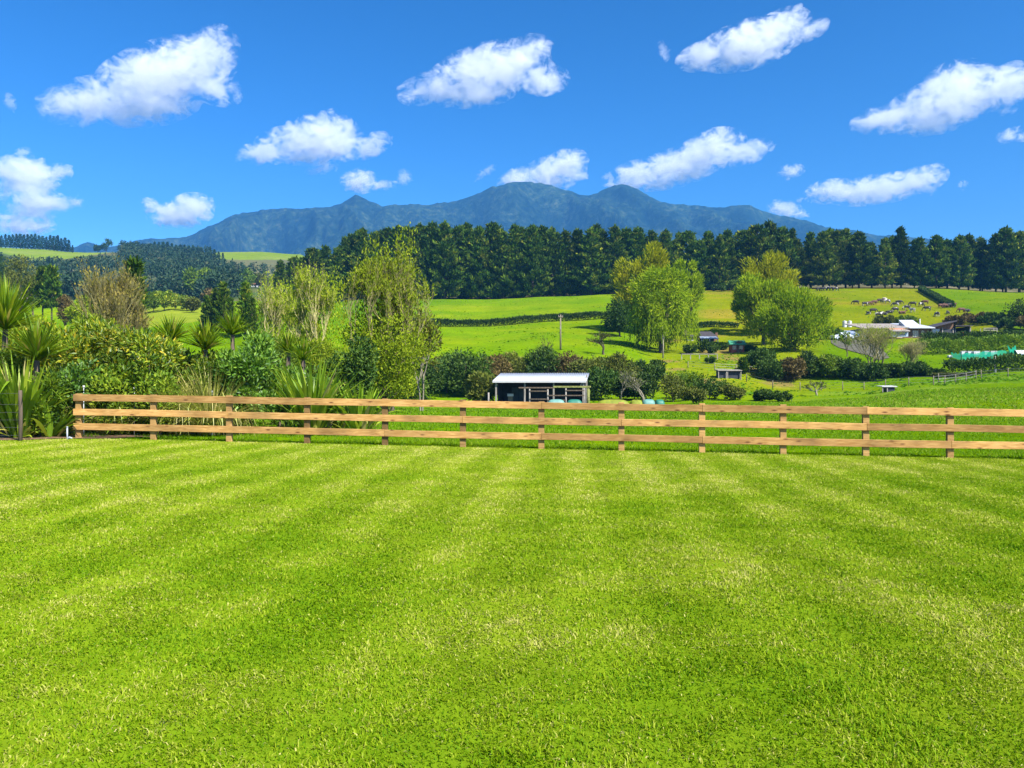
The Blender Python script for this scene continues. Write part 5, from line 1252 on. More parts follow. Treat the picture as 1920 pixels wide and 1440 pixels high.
# green net beds and the tunnel house
def nets():
    A, B, C_ = spot(1783, 670), spot(1803, 677), spot(1893, 670.5); t = thing('net_enclosure', 'long green shade-net enclosure on the lawn at the right', 'net', A)
    def wall(a, b, ha, hb, n=26):
        V = []; f = []
        for k in range(n + 1):
            q = k / n; x = a[0] + (b[0] - a[0]) * q; y = a[1] + (b[1] - a[1]) * q; g = float(gz(x, y)); h = ha + (hb - ha) * q; s = .10 * math.sin(q * 23) + .06 * math.sin(q * 51)
            for z, o in ((0, .28), (.5, .12 + s * .5), (1, s * .3)): V.append((x - A[0], y - o - A[1], g - A[2] + z * (h + .12 * math.sin(q * 17))))
        for k in range(n):
            for j in range(2): i = 3 * k + j; f.append((i, i + 3, i + 4, i + 1))
        return np.array(V), [np.array(f)], np.zeros(len(V))
    for a, b, ha, hb in ((A, B, .75, 1.05), (B, C_, 1.05, 1.05), (spot(1893, 671), spot(1905, 667), 1.2, 1.6)):
        V, f, _ = wall(a, b, ha, hb); link('net_panel', np_mesh('net_panel', V, f, M['net'], smooth=True), t)
    a = spot(1894, 671); V = []; f = []
    for k in range(9):
        q = k / 8; V += [(a[0] - A[0] + q * 1.2, a[1] - A[1] - .1, a[2] - A[2]), (a[0] - A[0] + q * 1.2 - .3, a[1] - A[1] + .2, a[2] - A[2] + 2.0 * (1 - q * .75))]
    for k in range(8): f.append((2 * k, 2 * k + 2, 2 * k + 3, 2 * k + 1))
    link('peaked_net', np_mesh('peaked_net', np.array(V), [np.array(f)], M['net']), t)
    for q in np.linspace(0, 1, 8):
        x = B[0] + (C_[0] - B[0]) * q; y = B[1] + (C_[1] - B[1]) * q; mb = MB(); g = float(gz(x, y)); mb.tube([(x - A[0], y - A[1] + .05, g - A[2] - .2), (x - A[0], y - A[1] + .05, g - A[2] + 1.15)], [.035, .03], 5); link('stake', mb.mesh('stake', M['grey_wood']), t)
    for k, px in enumerate((1809, 1821, 1832, 1852, 1864)):
        o = on(px, spot(px, 669)[1]); w = .45; mb = MB(); mb.box((0, .3, .55), (1.0, .6, .55)); mb.box((0, .3, .86), (1.06, .66, .08))
        tt = place([('box', mb.mesh('box', M['white_plastic'], bevel=.03))], 'white_crate', 'white box standing behind the green net, ' + nth(k) + ' from left', 'box', o, 0, 'white boxes behind the net')
        mb = MB(); mb.box((0, .3, .14), (.8, .45, .3)); link('stand', mb.mesh('stand', M['old_wood']), tt)
    x, y, g = spot(1781, 671); mb = MB(); mb.box((0, 0, .22), (.7, .5, .4)); place([('bag', mb.mesh('bag', M['white_plastic'], bevel=.09))], 'white_bag', 'small white bag on the grass at the left end of the green net', 'bag', (x, y, g))
    o = spot(1906, 669); t = thing('tunnel_house', 'white plastic tunnel house at the right edge beside the green net', 'tunnel house', o); n = 12; L = 7; V = []; f = []
    for i in range(8):
        for j in range(n + 1):
            a = PI * j / n; V.append((L * i / 7, .6 - math.cos(a) * .8, math.sin(a) ** .8 * 1.05))
    for i in range(7):
        for j in range(n): k = i * (n + 1) + j; f.append((k, k + n + 1, k + n + 2, k + 1))
    link('cover', np_mesh('cover', np.array(V), [np.array(f)], M['white_plastic'], smooth=True), t)
    for i in range(8):
        mb = MB(); mb.tube([(L * i / 7, .6 - math.cos(PI * j / n) * .83, math.sin(PI * j / n) ** .8 * 1.08) for j in range(n + 1)], [.03] * (n + 1), 4); link('hoop', mb.mesh('hoop', M['white_paint']), t)
    mb = MB(); mb.box((L / 2, -.23, .35), (L - .3, .03, .36)); link('side_vent', mb.mesh('side_vent', M['roof_blue']), t)
nets()

# ------------------------------------------------------------------ cattle
def cow_mesh(pose, mat):
    bm = bmesh.new(); E = []; Rr = {}
    def P(x, y, z, r): v = bm.verts.new((x, y, z)); Rr[v] = r; return v
    def E_(a, b): bm.edges.new((a, b))
    zb = .55 if pose == 'lie' else 1.02
    a = P(0, 0, zb, (.36, .40)); b = P(.55, 0, zb + .02, (.33, .38)); c = P(.85, 0, zb + .10, (.22, .28)); d = P(-.5, 0, zb + .03, (.35, .36)); e = P(-.82, 0, zb + .06, (.24, .27))
    for u, v in ((a, b), (b, c), (a, d), (d, e)): E_(u, v)
    nk = [(1.15, .92, .16), (1.35, .55, .13), (1.42, .33, .12), (1.55, .14, .075)] if pose == 'graze' else ([(1.12, zb + .38, .16), (1.3, zb + .55, .14), (1.5, zb + .50, .12), (1.72, zb + .38, .08)])
    p = c
    for x, z, r in nk: q = P(x, 0, z, (r * .85, r)); E_(p, q); p = q
    hd = p
    t0 = P(-.98, 0, zb + .12, (.05, .05)); t1 = P(-1.04, 0, zb - .35, (.03, .03)); E_(e, t0); E_(t0, t1)
    for s in (-1, 1):
        if pose == 'lie':
            k1 = P(.75, s * .34, .26, (.10, .11)); k2 = P(.98, s * .30, .10, (.07, .07)); k3 = P(.70, s * .34, .06, (.05, .05)); E_(b, k1); E_(k1, k2); E_(k2, k3)
            k1 = P(-.5, s * .42, .26, (.14, .16)); k2 = P(-.15, s * .5, .12, (.07, .07)); k3 = P(-.5, s * .55, .06, (.05, .05)); E_(d, k1); E_(k1, k2); E_(k2, k3)
        else:
            f = .06 * s
            k1 = P(.62, s * .20, .72, (.13, .14)); k2 = P(.62 + f, s * .20, .40, (.075, .08)); k3 = P(.62 + f, s * .20, .05, (.055, .06)); E_(b, k1); E_(k1, k2); E_(k2, k3)
            k1 = P(-.60, s * .20, .78, (.15, .19)); k2 = P(-.74 - f, s * .20, .46, (.075, .085)); k3 = P(-.68 - f, s * .20, .05, (.055, .06)); E_(d, k1); E_(k1, k2); E_(k2, k3)
        hx, hz = nk[-2][0], nk[-2][1]
        er = P(hx - .12, s * .20, hz + .12, (.035, .055)); bm.verts.ensure_lookup_table()
        E_([v for v in bm.verts if abs(v.co.x - nk[-2][0]) < 1e-5 and abs(v.co.y) < 1e-5 and abs(v.co.z - nk[-2][1]) < 1e-5][0], er)
    bm.verts.index_update(); rad = [Rr[v] for v in bm.verts]
    me = bpy.data.meshes.new('cow_skel'); bm.to_mesh(me); bm.free()
    o = bpy.data.objects.new('cow_skel', me); COL.objects.link(o); sk_ = o.modifiers.new('s', 'SKIN'); o.modifiers.new('d', 'SUBSURF').levels = 1
    o.modifiers['d'].render_levels = 1
    for v, r in zip(me.skin_vertices[0].data, rad): v.radius = r
    me.skin_vertices[0].data[0].use_root = True
    dg = bpy.context.evaluated_depsgraph_get(); m2 = bpy.data.meshes.new_from_object(o.evaluated_get(dg))
    bpy.data.objects.remove(o); m2.name = 'cow'; m2.materials.clear(); m2.materials.append(M[mat])
    for p_ in m2.polygons: p_.use_smooth = True
    return m2
CM = {(p_, m_): cow_mesh(p_, m_) for p_ in ('graze', 'stand', 'lie') for m_ in ('cow_black', 'cow_pied', 'cow_brown', 'cow_white')}
CL = dict(cow_black='black cow', cow_pied='black and white cow', cow_brown='brown cow', cow_white='pale cow with dark patches')
PL = dict(graze='grazing', stand='standing', lie='lying')
herd = [(1605, 571, 'k', 0), (1622, 574, 'p', 0), (1630, 573, 'b', 0), (1639, 571, 'b', 1), (1649, 568, 'k', 0), (1659, 566, 'w', 0), (1664, 569, 'p', 0), (1637, 587, 'k', 0), (1647, 595, 'p', 1), (1628, 590, 'w', 2), (1658, 591, 'k', 2), (1667, 588, 'k', 2), (1680, 575, 'p', 0), (1685, 571, 'k', 0), (1679, 585, 'k', 0), (1691, 589, 'b', 2), (1701, 581, 'p', 0), (1711, 586, 'w', 1), (1712, 574, 'k', 0), (1727, 575, 'p', 0), (1735, 571, 'b', 0), (1739, 583, 'k', 0), (1764, 578, 'b', 1), (1773, 578, 'b', 0), (1780, 577, 'k', 0), (1787, 576, 'b', 0), (1757, 594, 'w', 0), (1777, 589, 'w', 2), (1803, 586, 'b', 0), (1813, 585, 'k', 2),
        (1534, 546, 'k', 0), (1541, 546, 'k', 0), (1547, 545, 'k', 1), (1553, 545, 'k', 0), (1559, 545, 'k', 0), (1565, 546, 'k', 0)]
seen = {}
for px, py, mk, ps in sorted(herd):
    m_ = dict(k='cow_black', p='cow_pied', b='cow_brown', w='cow_white')[mk]; p_ = ('graze', 'stand', 'lie')[ps]
    top_ = px < 1570; key = (m_, p_, top_); seen[key] = seen.get(key, 0) + 1
    lb = f"{CL[m_]} {PL[p_]} " + ('on the hilltop under the pines, ' if top_ else 'on the hill above the long house, ') + nth(seen[key] - 1) + ' from left'
    x, y, g = spot(px, py); rz = random.choice([0, PI]) + random.uniform(-.5, .5)
    if py > 583 and mk == 'w': rz = random.uniform(1.0, 2.0)
    o = link('cow', CM[(p_, m_)], None, (x, y, g), rz, .90 if y < 260 else 1.0); tag(o, lb, 'cow', 'cattle on the hill')

# ------------------------------------------------------------------ the country to the left
for px, py, wpx, lb, wall, roof in ((45, 560, 46, 'long pale roofed building far left behind the flax', 'cream_wall', 'roof_cream'), (497, 540, 40, 'long cream building in the far valley left of the ridge pines', 'cream_wall', 'roof_cream'), (478, 538, 14, 'small pale building at the left end of the far valley buildings', 'white_paint', 'roof_rust'), (515, 541, 18, 'white-roofed building at the right end of the far valley buildings', 'cream_wall', 'white_paint'), (93, 561, 9, 'tiny pale hut beside the far dark pine', 'white_paint', 'roof_cream')):
    o = spot(px, py); Lm = wpx / F * o[1]; house('far_house', lb, px, py, wpx, max(1.6, 4.4 / F * o[1]), max(.7, 3.0 / F * o[1]), max(3, Lm * .35), wall, roof, max(1, int(wpx / 8)), 0, 'building', False)
def far_broad(w, h, mat, n=1500, leaf=(1.1, .5), tb=.5, m=26): return bush_parts(w, h, M[mat], n, leaf, .36, m, True, .14 * h, tb, .5, .5, 'bark', .2, -.8)
for px, top, wp, Y, mk, lb in (
    (38, 478, 64, 205, 'olive_bush', 'tall olive-yellow feathery tree far left'), (18, 500, 36, 212, 'olive_bush', 'olive tree at the far left edge'), (62, 512, 36, 208, 'olive_bush', 'shorter olive tree right of the tall feathery one'),
    (2, 470, 30, 300, 'dark_bush', 'dark bluish tree at the far left edge'), (5, 545, 26, 240, 'brown_bush', 'brown tree at the left edge beside the pale building'),
    (150, 545, 50, 150, 'lime', 'yellow-green bush behind the garden left of the bare brown tree'), (122, 550, 30, 170, 'brown_bush', 'bare pinkish bush between the dark pine and garden')):
    tree_at(far_broad(wp / F * Y, max(3, hgt(px, top, Y)), mk, 2400, (.6, .26)), 'far_tree', lb, 'tree', px, Y, None, 'trees in the far left valley')
for px, top, wp, Y, lb in ((80, 502, 22, 190, 'dark layered pine far left, left of two'), (97, 500, 28, 186, 'dark layered pine far left, right of two')):
    h = hgt(px, top, Y); tree_at(pine_parts(h, wp / 2 / F * Y * 1.15, .28, 54, 'pine', 2.2), 'far_pine', lb, 'pine tree', px, Y)
for k, (px, top, wp, Y, mk) in enumerate(((268, 552, 26, 228, 'green_bush'), (288, 547, 30, 232, 'green_bush'), (308, 546, 30, 226, 'broadleaf'), (330, 550, 30, 230, 'broadleaf'), (350, 556, 30, 224, 'broadleaf'), (362, 562, 26, 215, 'olive_bush'))):
    tree_at(far_broad(wp / F * Y * 1.15, hgt(px, top, Y), mk, 1800, (.75, .32)), 'far_tree', 'rounded yellow-green tree in the valley row behind the cabbage trees, ' + nth(k) + ' from left', 'tree', px, Y, None, 'rounded trees in the far valley')
for k, (px, top, wp, Y) in enumerate(((388, 556, 24, 150), (404, 544, 26, 148), (419, 532, 28, 146), (433, 560, 18, 140), (460, 530, 28, 135), (473, 560, 18, 132))):
    tree_at(pine_parts(hgt(px, top, Y), wp / 2 / F * Y * 1.2, .03, 60, 'pine', 1.6, .97, .5), 'dark_conifer', 'dark conifer above the cabbage tree pair, ' + nth(k) + ' from left', 'conifer', px, Y, None, 'dark conifers above the cabbage trees')
for k, (px, top, wp, Y, mk) in enumerate(((360, 500, 30, 400, 'green_bush'), (382, 494, 34, 410, 'green_bush'), (372, 520, 40, 380, 'green_bush'), (396, 545, 40, 330, 'brown_bush'), (440, 520, 30, 430, 'olive_bush'), (465, 508, 30, 470, 'green_bush'), (488, 512, 26, 480, 'olive_bush'), (505, 516, 22, 500, 'green_bush'))):
    tree_at(far_broad(wp / F * Y, max(4, hgt(px, top, Y)), mk, 900, (1.6, .8)), 'far_tree', 'mid-green tree on the far valley slope, ' + nth(k) + ' from left', 'tree', px, Y, None, 'trees on the far valley slope')
# conifer rows on the far ridges
FP = [pine_parts(22, r_, .03, 44, 'far_pine', sh) for r_, sh in ((4.2, 1.6), (3.6, 1.3), (4.6, 2.0))]
for k, px in enumerate(range(-60, 140, 7)):
    x, y, g = at_ground(px, 885 + random.uniform(-15, 15)); top = np.interp(px, [-60, 0, 50, 100, 128, 139], [436, 439, 440, 443, 447, 462]) + random.uniform(-2, 3); h = max(8, zc(top, y) - g)
    place(FP[k % 3], 'far_pine', 'bluish conifer in the hilltop row above the far left field, ' + nth(k) + ' from left', 'pine tree', (x, y, g), random.uniform(0, 6), 'hilltop conifers far left', (h / 22 * 1.1, h / 22 * 1.1, h / 22))
for k, px in enumerate(range(266, 424, 8)):
    Y = np.interp(px, [266, 340, 424], [880, 830, 780]); x, y, g = at_ground(px, Y + random.uniform(-12, 12)); top = np.interp(px, [266, 290, 330, 380, 424], [459, 453, 457, 463, 476]) + random.uniform(-2, 3); h = max(8, zc(top, y) - g)
    place(FP[k % 3], 'far_pine', 'bluish conifer in the ridge row before the mountain, ' + nth(k) + ' from left', 'pine tree', (x, y, g), random.uniform(0, 6), 'ridge conifers before the mountain', (h / 22 * 1.15, h / 22 * 1.15, h / 22))
for px, top, wp, lb in ((199, 447, 26, 'umbrella-shaped lone tree on the far left skyline'), (183, 458, 18, 'low tree beside the lone skyline tree')):
    tree_at(far_broad(wp / F * 885, max(5, hgt(px, top, 885)), 'dark_bush', 500, (2.0, 1.0), .4, 12), 'skyline_tree', lb, 'tree', px, 885)

# forest mass on the far hillside: nobody could count it
def forest():
    n = 9000; u = rng.uniform(-420, 640, n); Y = np.exp(rng.uniform(math.log(360), math.log(930), n)); X = xc(u, Y); Z = gz(X, Y); py0 = 720 - (Z - EYE) / Y * F; hp = 11 / Y * F; py = py0 - hp
    k = (py0 < 566) & ~((py < field_line(u) + 1.5) & (u < 225) & (Y > 600)) & ~((u > 395) & (py < 491) & (Y > 600)) & ~((u > 425) & (rng.random(n) < .55)) & ~((u > 455) & (u < 530) & (py0 > 526))
    gap = (np.abs(py0 - np.interp(u, [230, 280, 340, 400, 425], [480, 474, 478, 490, 496])) < 2.2) & (u > 262) & (u < 425); k &= ~gap
    u, X, Y, Z = u[k], X[k], Y[k], Z[k]; n = len(X)
    broad = (fbm(X / 90, Y / 90, 3) > .53); m = 34
    H = np.where(broad, rng.uniform(6, 10, n), rng.uniform(8, 13, n)); ci = np.repeat(np.arange(n), m); N = n * m
    q = rng.random(N) ** .8; az = rng.uniform(0, 2 * PI, N); b = broad[ci]
    rr = np.where(b, np.sin(PI * np.clip(.1 + .9 * q, 0, 1)) ** .6 * H[ci] * .42, (1 - q) ** .9 * H[ci] * .27 + .3) * rng.uniform(.6, 1.05, N)
    P = np.c_[X[ci] + np.cos(az) * rr, Y[ci] + np.sin(az) * rr, Z[ci] + H[ci] * (.05 + .92 * q)]
    D = np.c_[np.cos(az) * .6, np.sin(az) * .6, np.full(N, .45)] + rdir(N) * .55
    t = np.clip(.40 + .22 * b + rng.normal(0, .13, n)[ci] + rng.normal(0, .13, N), 0, 1)
    V, f, T = cards(P, D, rng.uniform(1.3, 2.6, N), rng.uniform(.6, 1.3, N), t)
    m_ = leaf_mat('forest_leaves', [(0, (.008, .030, .012)), (.45, (.020, .055, .022)), (.7, (.045, .075, .022)), (1, (.10, .10, .04))], .1, .02, .6, 0)
    tag(link('forest', np_mesh('forest', V, f, m_, T)), 'dark bluish forest covering the far hillside at the left', 'forest', kind='stuff')
forest()

# ------------------------------------------------------------------ the mountain
def mountain():
    sky = [(-500, 470), (-200, 468), (60, 464), (140, 461), (165, 452), (190, 462), (215, 461), (240, 456), (270, 450), (300, 448), (330, 445), (350, 442), (375, 432), (400, 421), (440, 404), (470, 398), (500, 394), (530, 392), (560, 391), (600, 388), (620, 387), (640, 381), (652, 374), (667, 365), (680, 371), (695, 379), (715, 388), (735, 385), (760, 383), (800, 384), (825, 379), (850, 376), (875, 369), (900, 360), (920, 352), (940, 346), (960, 342), (985, 340), (1010, 342), (1030, 347), (1045, 351), (1060, 357), (1075, 361), (1090, 366), (1105, 365), (1120, 361), (1140, 352), (1165, 346), (1180, 348), (1195, 353), (1205, 360), (1220, 368), (1250, 380), (1275, 383), (1300, 386), (1330, 389), (1360, 389), (1400, 384), (1415, 387), (1430, 394), (1470, 405), (1500, 413), (1530, 419), (1560, 426), (1600, 431), (1640, 440), (1700, 446), (1760, 452), (1850, 458), (2000, 464), (2500, 472)]
    su = [a for a, b in sky]; sv = [b for a, b in sky]
    us = np.linspace(-500, 2500, 760); ts = np.linspace(0, 1.3, 150)
    T_, U = np.meshgrid(ts, us, indexing='ij')
    Y0, Y1 = 2500.0, 4000.0
    Y = Y0 + (Y1 - Y0) * T_; X = (U - 960) / F * Y
    zr = EYE + (720 - np.interp(U, su, sv)) / F * Y1
    zr = zr + (fbm(U / 7 + 40, U * 0 + 3.3, 4) - .5) * 13
    base = 60.0
    prof = np.where(T_ <= 1, np.clip(T_, 0, 1) ** 1.15, 1 - (T_ - 1) * 1.6)
    ridg = 1 - np.abs(2 * fbm(X / 330 + .22 * Y / 330, Y / 900 + 7, 5) - 1) * 1.6
    spur = (ridg - .55) * 400 * np.sin(PI * np.clip(T_, 0, 1)) ** .8 * np.clip((zr - base) / 500, .1, 1)
    Z = base - 60 + (zr - base + 60) * prof + spur
    # nothing in front may stand above the skyline
    lim = EYE + (zr - EYE) * Y / Y1 * .985
    Z = np.where(T_ < .985, np.minimum(Z, lim), Z)
    Z += (fbm(X / 26, Y / 26, 3) - .5) * 16 * np.clip((Z - 40) / 100, 0, 1) * np.clip((1 - T_) * 8, 0, 1)
    V = np.c_[X.ravel(), Y.ravel(), Z.ravel()]; n, m = X.shape; i = (np.arange(n - 1)[:, None] * m + np.arange(m - 1)[None]).ravel()
    mt, nt, out = new_mat('mountain_bush'); L = nt.links
    tc = nd(nt, 'ShaderNodeTexCoord')
    a = nd(nt, 'ShaderNodeTexNoise'); a.inputs['Scale'].default_value = .035; a.inputs['Detail'].default_value = 8; a.inputs['Roughness'].default_value = .68
    b = nd(nt, 'ShaderNodeTexNoise'); b.inputs['Scale'].default_value = .0045; b.inputs['Detail'].default_value = 5
    L.new(tc.outputs['Object'], a.inputs['Vector']); L.new(tc.outputs['Object'], b.inputs['Vector'])
    ra = ramp(nt, a.outputs['Fac'], [(.38, (.004, .012, .012)), (.52, (.015, .034, .024)), (.66, (.045, .066, .038))])
    rb = ramp(nt, b.outputs['Fac'], [(.4, (.55, .65, .75)), (.62, (1.7, 1.45, 1.15))])
    mu = nd(nt, 'ShaderNodeMix', data_type='RGBA', blend_type='MULTIPLY'); mu.inputs[0].default_value = 1
    L.new(ra.outputs[0], mu.inputs[6]); L.new(rb.outputs[0], mu.inputs[7])
    d = nd(nt, 'ShaderNodeBsdfDiffuse'); L.new(mu.outputs[2], d.inputs['Color'])
    bp = nd(nt, 'ShaderNodeBump'); bp.inputs['Strength'].default_value = 1; bp.inputs['Distance'].default_value = 14
    L.new(a.outputs['Fac'], bp.inputs['Height']); L.new(bp.outputs[0], d.inputs['Normal']); L.new(d.outputs[0], out.inputs['Surface'])
    tag(link('mountain', np_mesh('mountain', V, [np.c_[i, i + 1, i + m + 1, i + m]], mt, smooth=True)), kind='structure')
mountain()

# ------------------------------------------------------------------ the air
def haze():
    mt, nt, out = new_mat('haze_air'); v = nd(nt, 'ShaderNodeVolumePrincipled')
    v.inputs['Color'].default_value = (.09, .33, .74, 1); v.inputs['Density'].default_value = HAZE; v.inputs['Anisotropy'].default_value = 0.0
    nt.links.new(v.outputs[0], out.inputs['Volume'])
    mb = MB(); zt = 1085; zb = -2.6; mb.box((0, 2320, (zt + zb) / 2), (10400, 4800, zt - zb))
    tag(link('haze', mb.mesh('haze', mt)), kind='stuff')
HAZE = .00015
haze()

# ------------------------------------------------------------------ clouds: fair-weather cumulus at about 1500 m
def cloud(lb, blobs, seed, dens=.017, soft=.32, thin=0.0):
    """blobs: (x, y, rx, ry, tilt) ellipses in photo pixels; each is an ellipsoid of vapour at the cloud's own distance"""
    r = random.Random(seed); base = max(b[1] + b[3] for b in blobs); Y = min(max(1450 / ((720 - base) / F), 5000), 7600); k = Y / F
    cx = sum(b[0] for b in blobs) / len(blobs); cyy = sum(b[1] for b in blobs) / len(blobs); ry_ = max(b[3] for b in blobs)
    mt, nt, out = new_mat('cloud_vapour'); L = nt.links; tc = nd(nt, 'ShaderNodeTexCoord'); field = None; bm = bmesh.new(); blobs = list(blobs)
    if len(blobs) < 3: dens *= .7; thin = .04
    if True:
        for i in range(7 if len(blobs) >= 3 else 4):
            b = r.choice(blobs[:5]); a = r.uniform(0, 2 * PI); q = r.uniform(.85, 1.12); tl = R(b[4]); ex, ey = math.cos(a) * b[2] * q, math.sin(a) * b[3] * q
            blobs.append((b[0] + ex * math.cos(tl) - ey * math.sin(tl), b[1] + ex * math.sin(tl) + ey * math.cos(tl), r.uniform(.14, .30) * b[2], r.uniform(.18, .34) * b[3], b[4] + r.uniform(-40, 20)))
    for (x, y, rx, ry, tl) in blobs:
        rx *= 1.06; ry *= 1.12; d = min(rx, ry * 1.5) * k; yo = r.uniform(-.25, .25) * ry * k
        loc = Vector(((x - cx) * k, yo, (cyy - y) * k)); rot = Matrix.Rotation(R(tl), 4, 'Y')
        mtx = Matrix.Translation(loc) @ rot @ Matrix.Diagonal((rx * k, d, ry * k, 1))
        bmesh.ops.create_icosphere(bm, subdivisions=4, radius=.97, matrix=mtx)
        mp = nd(nt, 'ShaderNodeMapping', vector_type='TEXTURE'); mp.inputs['Location'].default_value = loc; mp.inputs['Rotation'].default_value = (0, R(tl), 0); mp.inputs['Scale'].default_value = (rx * k, d, ry * k)
        L.new(tc.outputs['Object'], mp.inputs['Vector'])
        ln = nd(nt, 'ShaderNodeVectorMath', operation='LENGTH'); L.new(mp.outputs[0], ln.inputs[0])
        iv = nd(nt, 'ShaderNodeMath', operation='SUBTRACT'); iv.inputs[0].default_value = 1; L.new(ln.outputs['Value'], iv.inputs[1])
        if field is None: field = iv.outputs[0]
        else:
            mx = nd(nt, 'ShaderNodeMath', operation='SMOOTH_MAX'); mx.inputs[2].default_value = .18; L.new(field, mx.inputs[0]); L.new(iv.outputs[0], mx.inputs[1]); field = mx.outputs[0]
    def noise(sc, det, ro, dist, off):
        m_ = nd(nt, 'ShaderNodeMapping'); m_.inputs['Location'].default_value = (off, off * 1.7, off * .3); m_.inputs['Scale'].default_value = (sc * .8, sc, sc * 1.1); m_.inputs['Rotation'].default_value = (0, R(blobs[0][4]), 0)
        L.new(tc.outputs['Object'], m_.inputs['Vector']); n = nd(nt, 'ShaderNodeTexNoise'); n.inputs['Scale'].default_value = 1; n.inputs['Detail'].default_value = det; n.inputs['Roughness'].default_value = ro; n.inputs['Distortion'].default_value = dist
        L.new(m_.outputs[0], n.inputs['Vector']); return n.outputs['Fac']
    def mad(x, a, b):
        m_ = nd(nt, 'ShaderNodeMath', operation='MULTIPLY_ADD'); L.new(x, m_.inputs[0]); m_.inputs[1].default_value = a; m_.inputs[2].default_value = b; return m_.outputs[0]
    def add(a, b):
        m_ = nd(nt, 'ShaderNodeMath', operation='ADD'); L.new(a, m_.inputs[0]); L.new(b, m_.inputs[1]); return m_.outputs[0]
    s_ = max(ry_, 16) * k
    n1 = noise(1.45 / s_, 9, .60, 1.2, seed * 3.1); n2 = noise(6.5 / s_, 5, .62, 1.2, seed * 5.3)
    f = add(field, add(mad(n1, 3.7, -1.85), mad(n2, 1.3, -.65)))
    mr = nd(nt, 'ShaderNodeMapRange', interpolation_type='SMOOTHSTEP'); L.new(f, mr.inputs['Value'])
    mr.inputs['From Min'].default_value = .22 + thin; mr.inputs['From Max'].default_value = .22 + thin + soft * 1.5; mr.inputs['To Min'].default_value = 0; mr.inputs['To Max'].default_value = dens * 90 / max(40, min(s_, 160))
    v = nd(nt, 'ShaderNodeVolumePrincipled'); v.inputs['Color'].default_value = (.998, .998, .999, 1); v.inputs['Anisotropy'].default_value = 0
    L.new(mr.outputs[0], v.inputs['Density']); L.new(v.outputs[0], out.inputs['Volume'])
    me = bpy.data.meshes.new('cloud'); bm.to_mesh(me); bm.free()
    o = bpy.data.objects.new('cloud_hull', me); COL.objects.link(o); rm = o.modifiers.new('r', 'REMESH'); rm.mode = 'VOXEL'; rm.voxel_size = max(6.0, s_ * .09)
    dg = bpy.context.evaluated_depsgraph_get(); m2 = bpy.data.meshes.new_from_object(o.evaluated_get(dg)); bpy.data.objects.remove(o)
    m2.name = 'cloud'; m2.materials.clear(); m2.materials.append(mt)
    ext = max(m2.vertices, key=lambda q: q.co.x).co.x - min(m2.vertices, key=lambda q: q.co.x).co.x
    mt.cycles.volume_step_rate = CSTEP * s_ / max(ext / 10, 1)
    o = link('cloud', m2, None, (xc(cx, Y), Y, zc(cyy, Y))); tag(o, lb, 'cloud', 'fair-weather clouds'); return o
CSTEP = .16
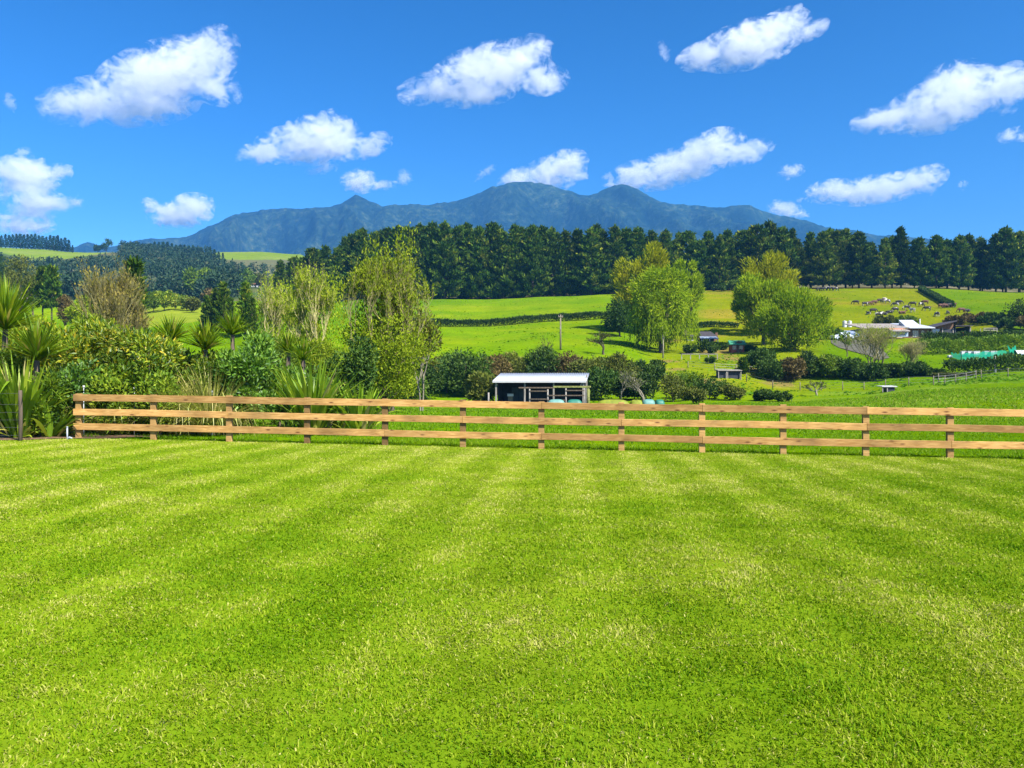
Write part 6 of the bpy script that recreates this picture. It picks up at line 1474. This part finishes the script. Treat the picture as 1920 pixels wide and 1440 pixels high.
CLOUDS = (
    ('largest white cloud, upper left, rising to the right', [(300, 145, 150, 55, -20), (390, 108, 70, 38, -42), (155, 188, 95, 36, -14), (405, 165, 50, 28, 8), (255, 195, 115, 36, -4)], 1),
    ('white cloud at top centre, pointed at its left end', [(915, 135, 120, 44, -14), (985, 103, 52, 30, -25), (815, 165, 72, 28, -14), (1020, 148, 50, 26, -5), (885, 176, 85, 24, -4)], 2),
    ('white cloud at the top right, high above the right pines', [(1405, 84, 105, 40, -14), (1465, 54, 58, 32, -18), (1320, 106, 55, 24, -12), (1520, 58, 40, 16, -25)], 3),
    ('large cloud at the right edge above the cattle hill', [(1785, 188, 130, 46, -15), (1800, 155, 66, 38, 0), (1665, 222, 72, 26, -10), (1890, 170, 66, 32, -18), (1735, 232, 70, 22, -3)], 4),
    ('flat-based cloud above the left shoulder of the mountain', [(585, 268, 110, 36, -2), (610, 246, 66, 34, 0), (505, 286, 62, 22, -8), (695, 274, 46, 20, -22)], 5),
    ('cumulus at the left edge above the hilltop conifers', [(40, 332, 66, 44, 0), (55, 378, 52, 34, 0), (28, 420, 75, 24, 0), (108, 325, 28, 16, -20), (98, 380, 36, 18, 0)], 6),
    ('low pale cloud beside the mountain foot at left', [(335, 402, 62, 24, -4), (362, 388, 42, 24, -6), (282, 384, 16, 14, 40)], 7, .02, .3),
    ('small low cloud just above the left mountain peak', [(672, 338, 36, 22, -4), (712, 347, 36, 10, 0)], 8, .02, .3),
    ('cloud resting behind the highest mountain summit', [(1035, 325, 68, 30, -14), (1062, 307, 42, 24, -10), (972, 336, 42, 20, -14)], 9),
    ('long cloud just above the right mountain peak', [(1270, 314, 100, 34, -15), (1330, 286, 68, 36, -18), (1200, 330, 60, 28, -8), (1400, 286, 52, 22, -20)], 10),
    ('low flat cloud right of the mountain above the ridge pines', [(1650, 354, 100, 27, -8), (1720, 340, 56, 25, -14), (1560, 360, 56, 22, -5)], 11),
    ('small cloud touching the right slope of the mountain', [(1470, 393, 36, 16, 12), (1500, 402, 18, 9, 0)], 12),
    ('small cloud wisp right of the long cloud', [(1483, 321, 26, 13, -6)], 13, .016, .35),
    ('tiny cloud wisp at the upper left edge', [(17, 190, 12, 18, -25)], 14, .012, .4, -.12),
    ('tiny cloud wisp left of the top right cloud', [(1244, 97, 11, 20, -25)], 15, .014, .4, -.12),
    ('small cloud wisp at the right edge under the large cloud', [(1892, 254, 26, 13, -20), (1918, 256, 16, 10, 0)], 16, .014, .4, -.1),
    ('faint wisp under the flat-based cloud', [(605, 316, 36, 10, -12)], 17, .010, .4, -.12),
    ('tiny wisp right of the small low cloud', [(758, 332, 16, 16, -25)], 18, .010, .4, -.12),
    ('tiny scrap of cloud near the cumulus at the left edge', [(144, 380, 15, 13, 0)], 19, .014, .4, -.1),
    ('tiny scrap of cloud right of the low flat cloud', [(1806, 347, 10, 9, 0)], 20, .012, .4, -.12),
    ('faint wisp left of the summit cloud', [(912, 322, 24, 9, -30)], 21, .007, .4, -.1))
for c in CLOUDS: cloud(*c)
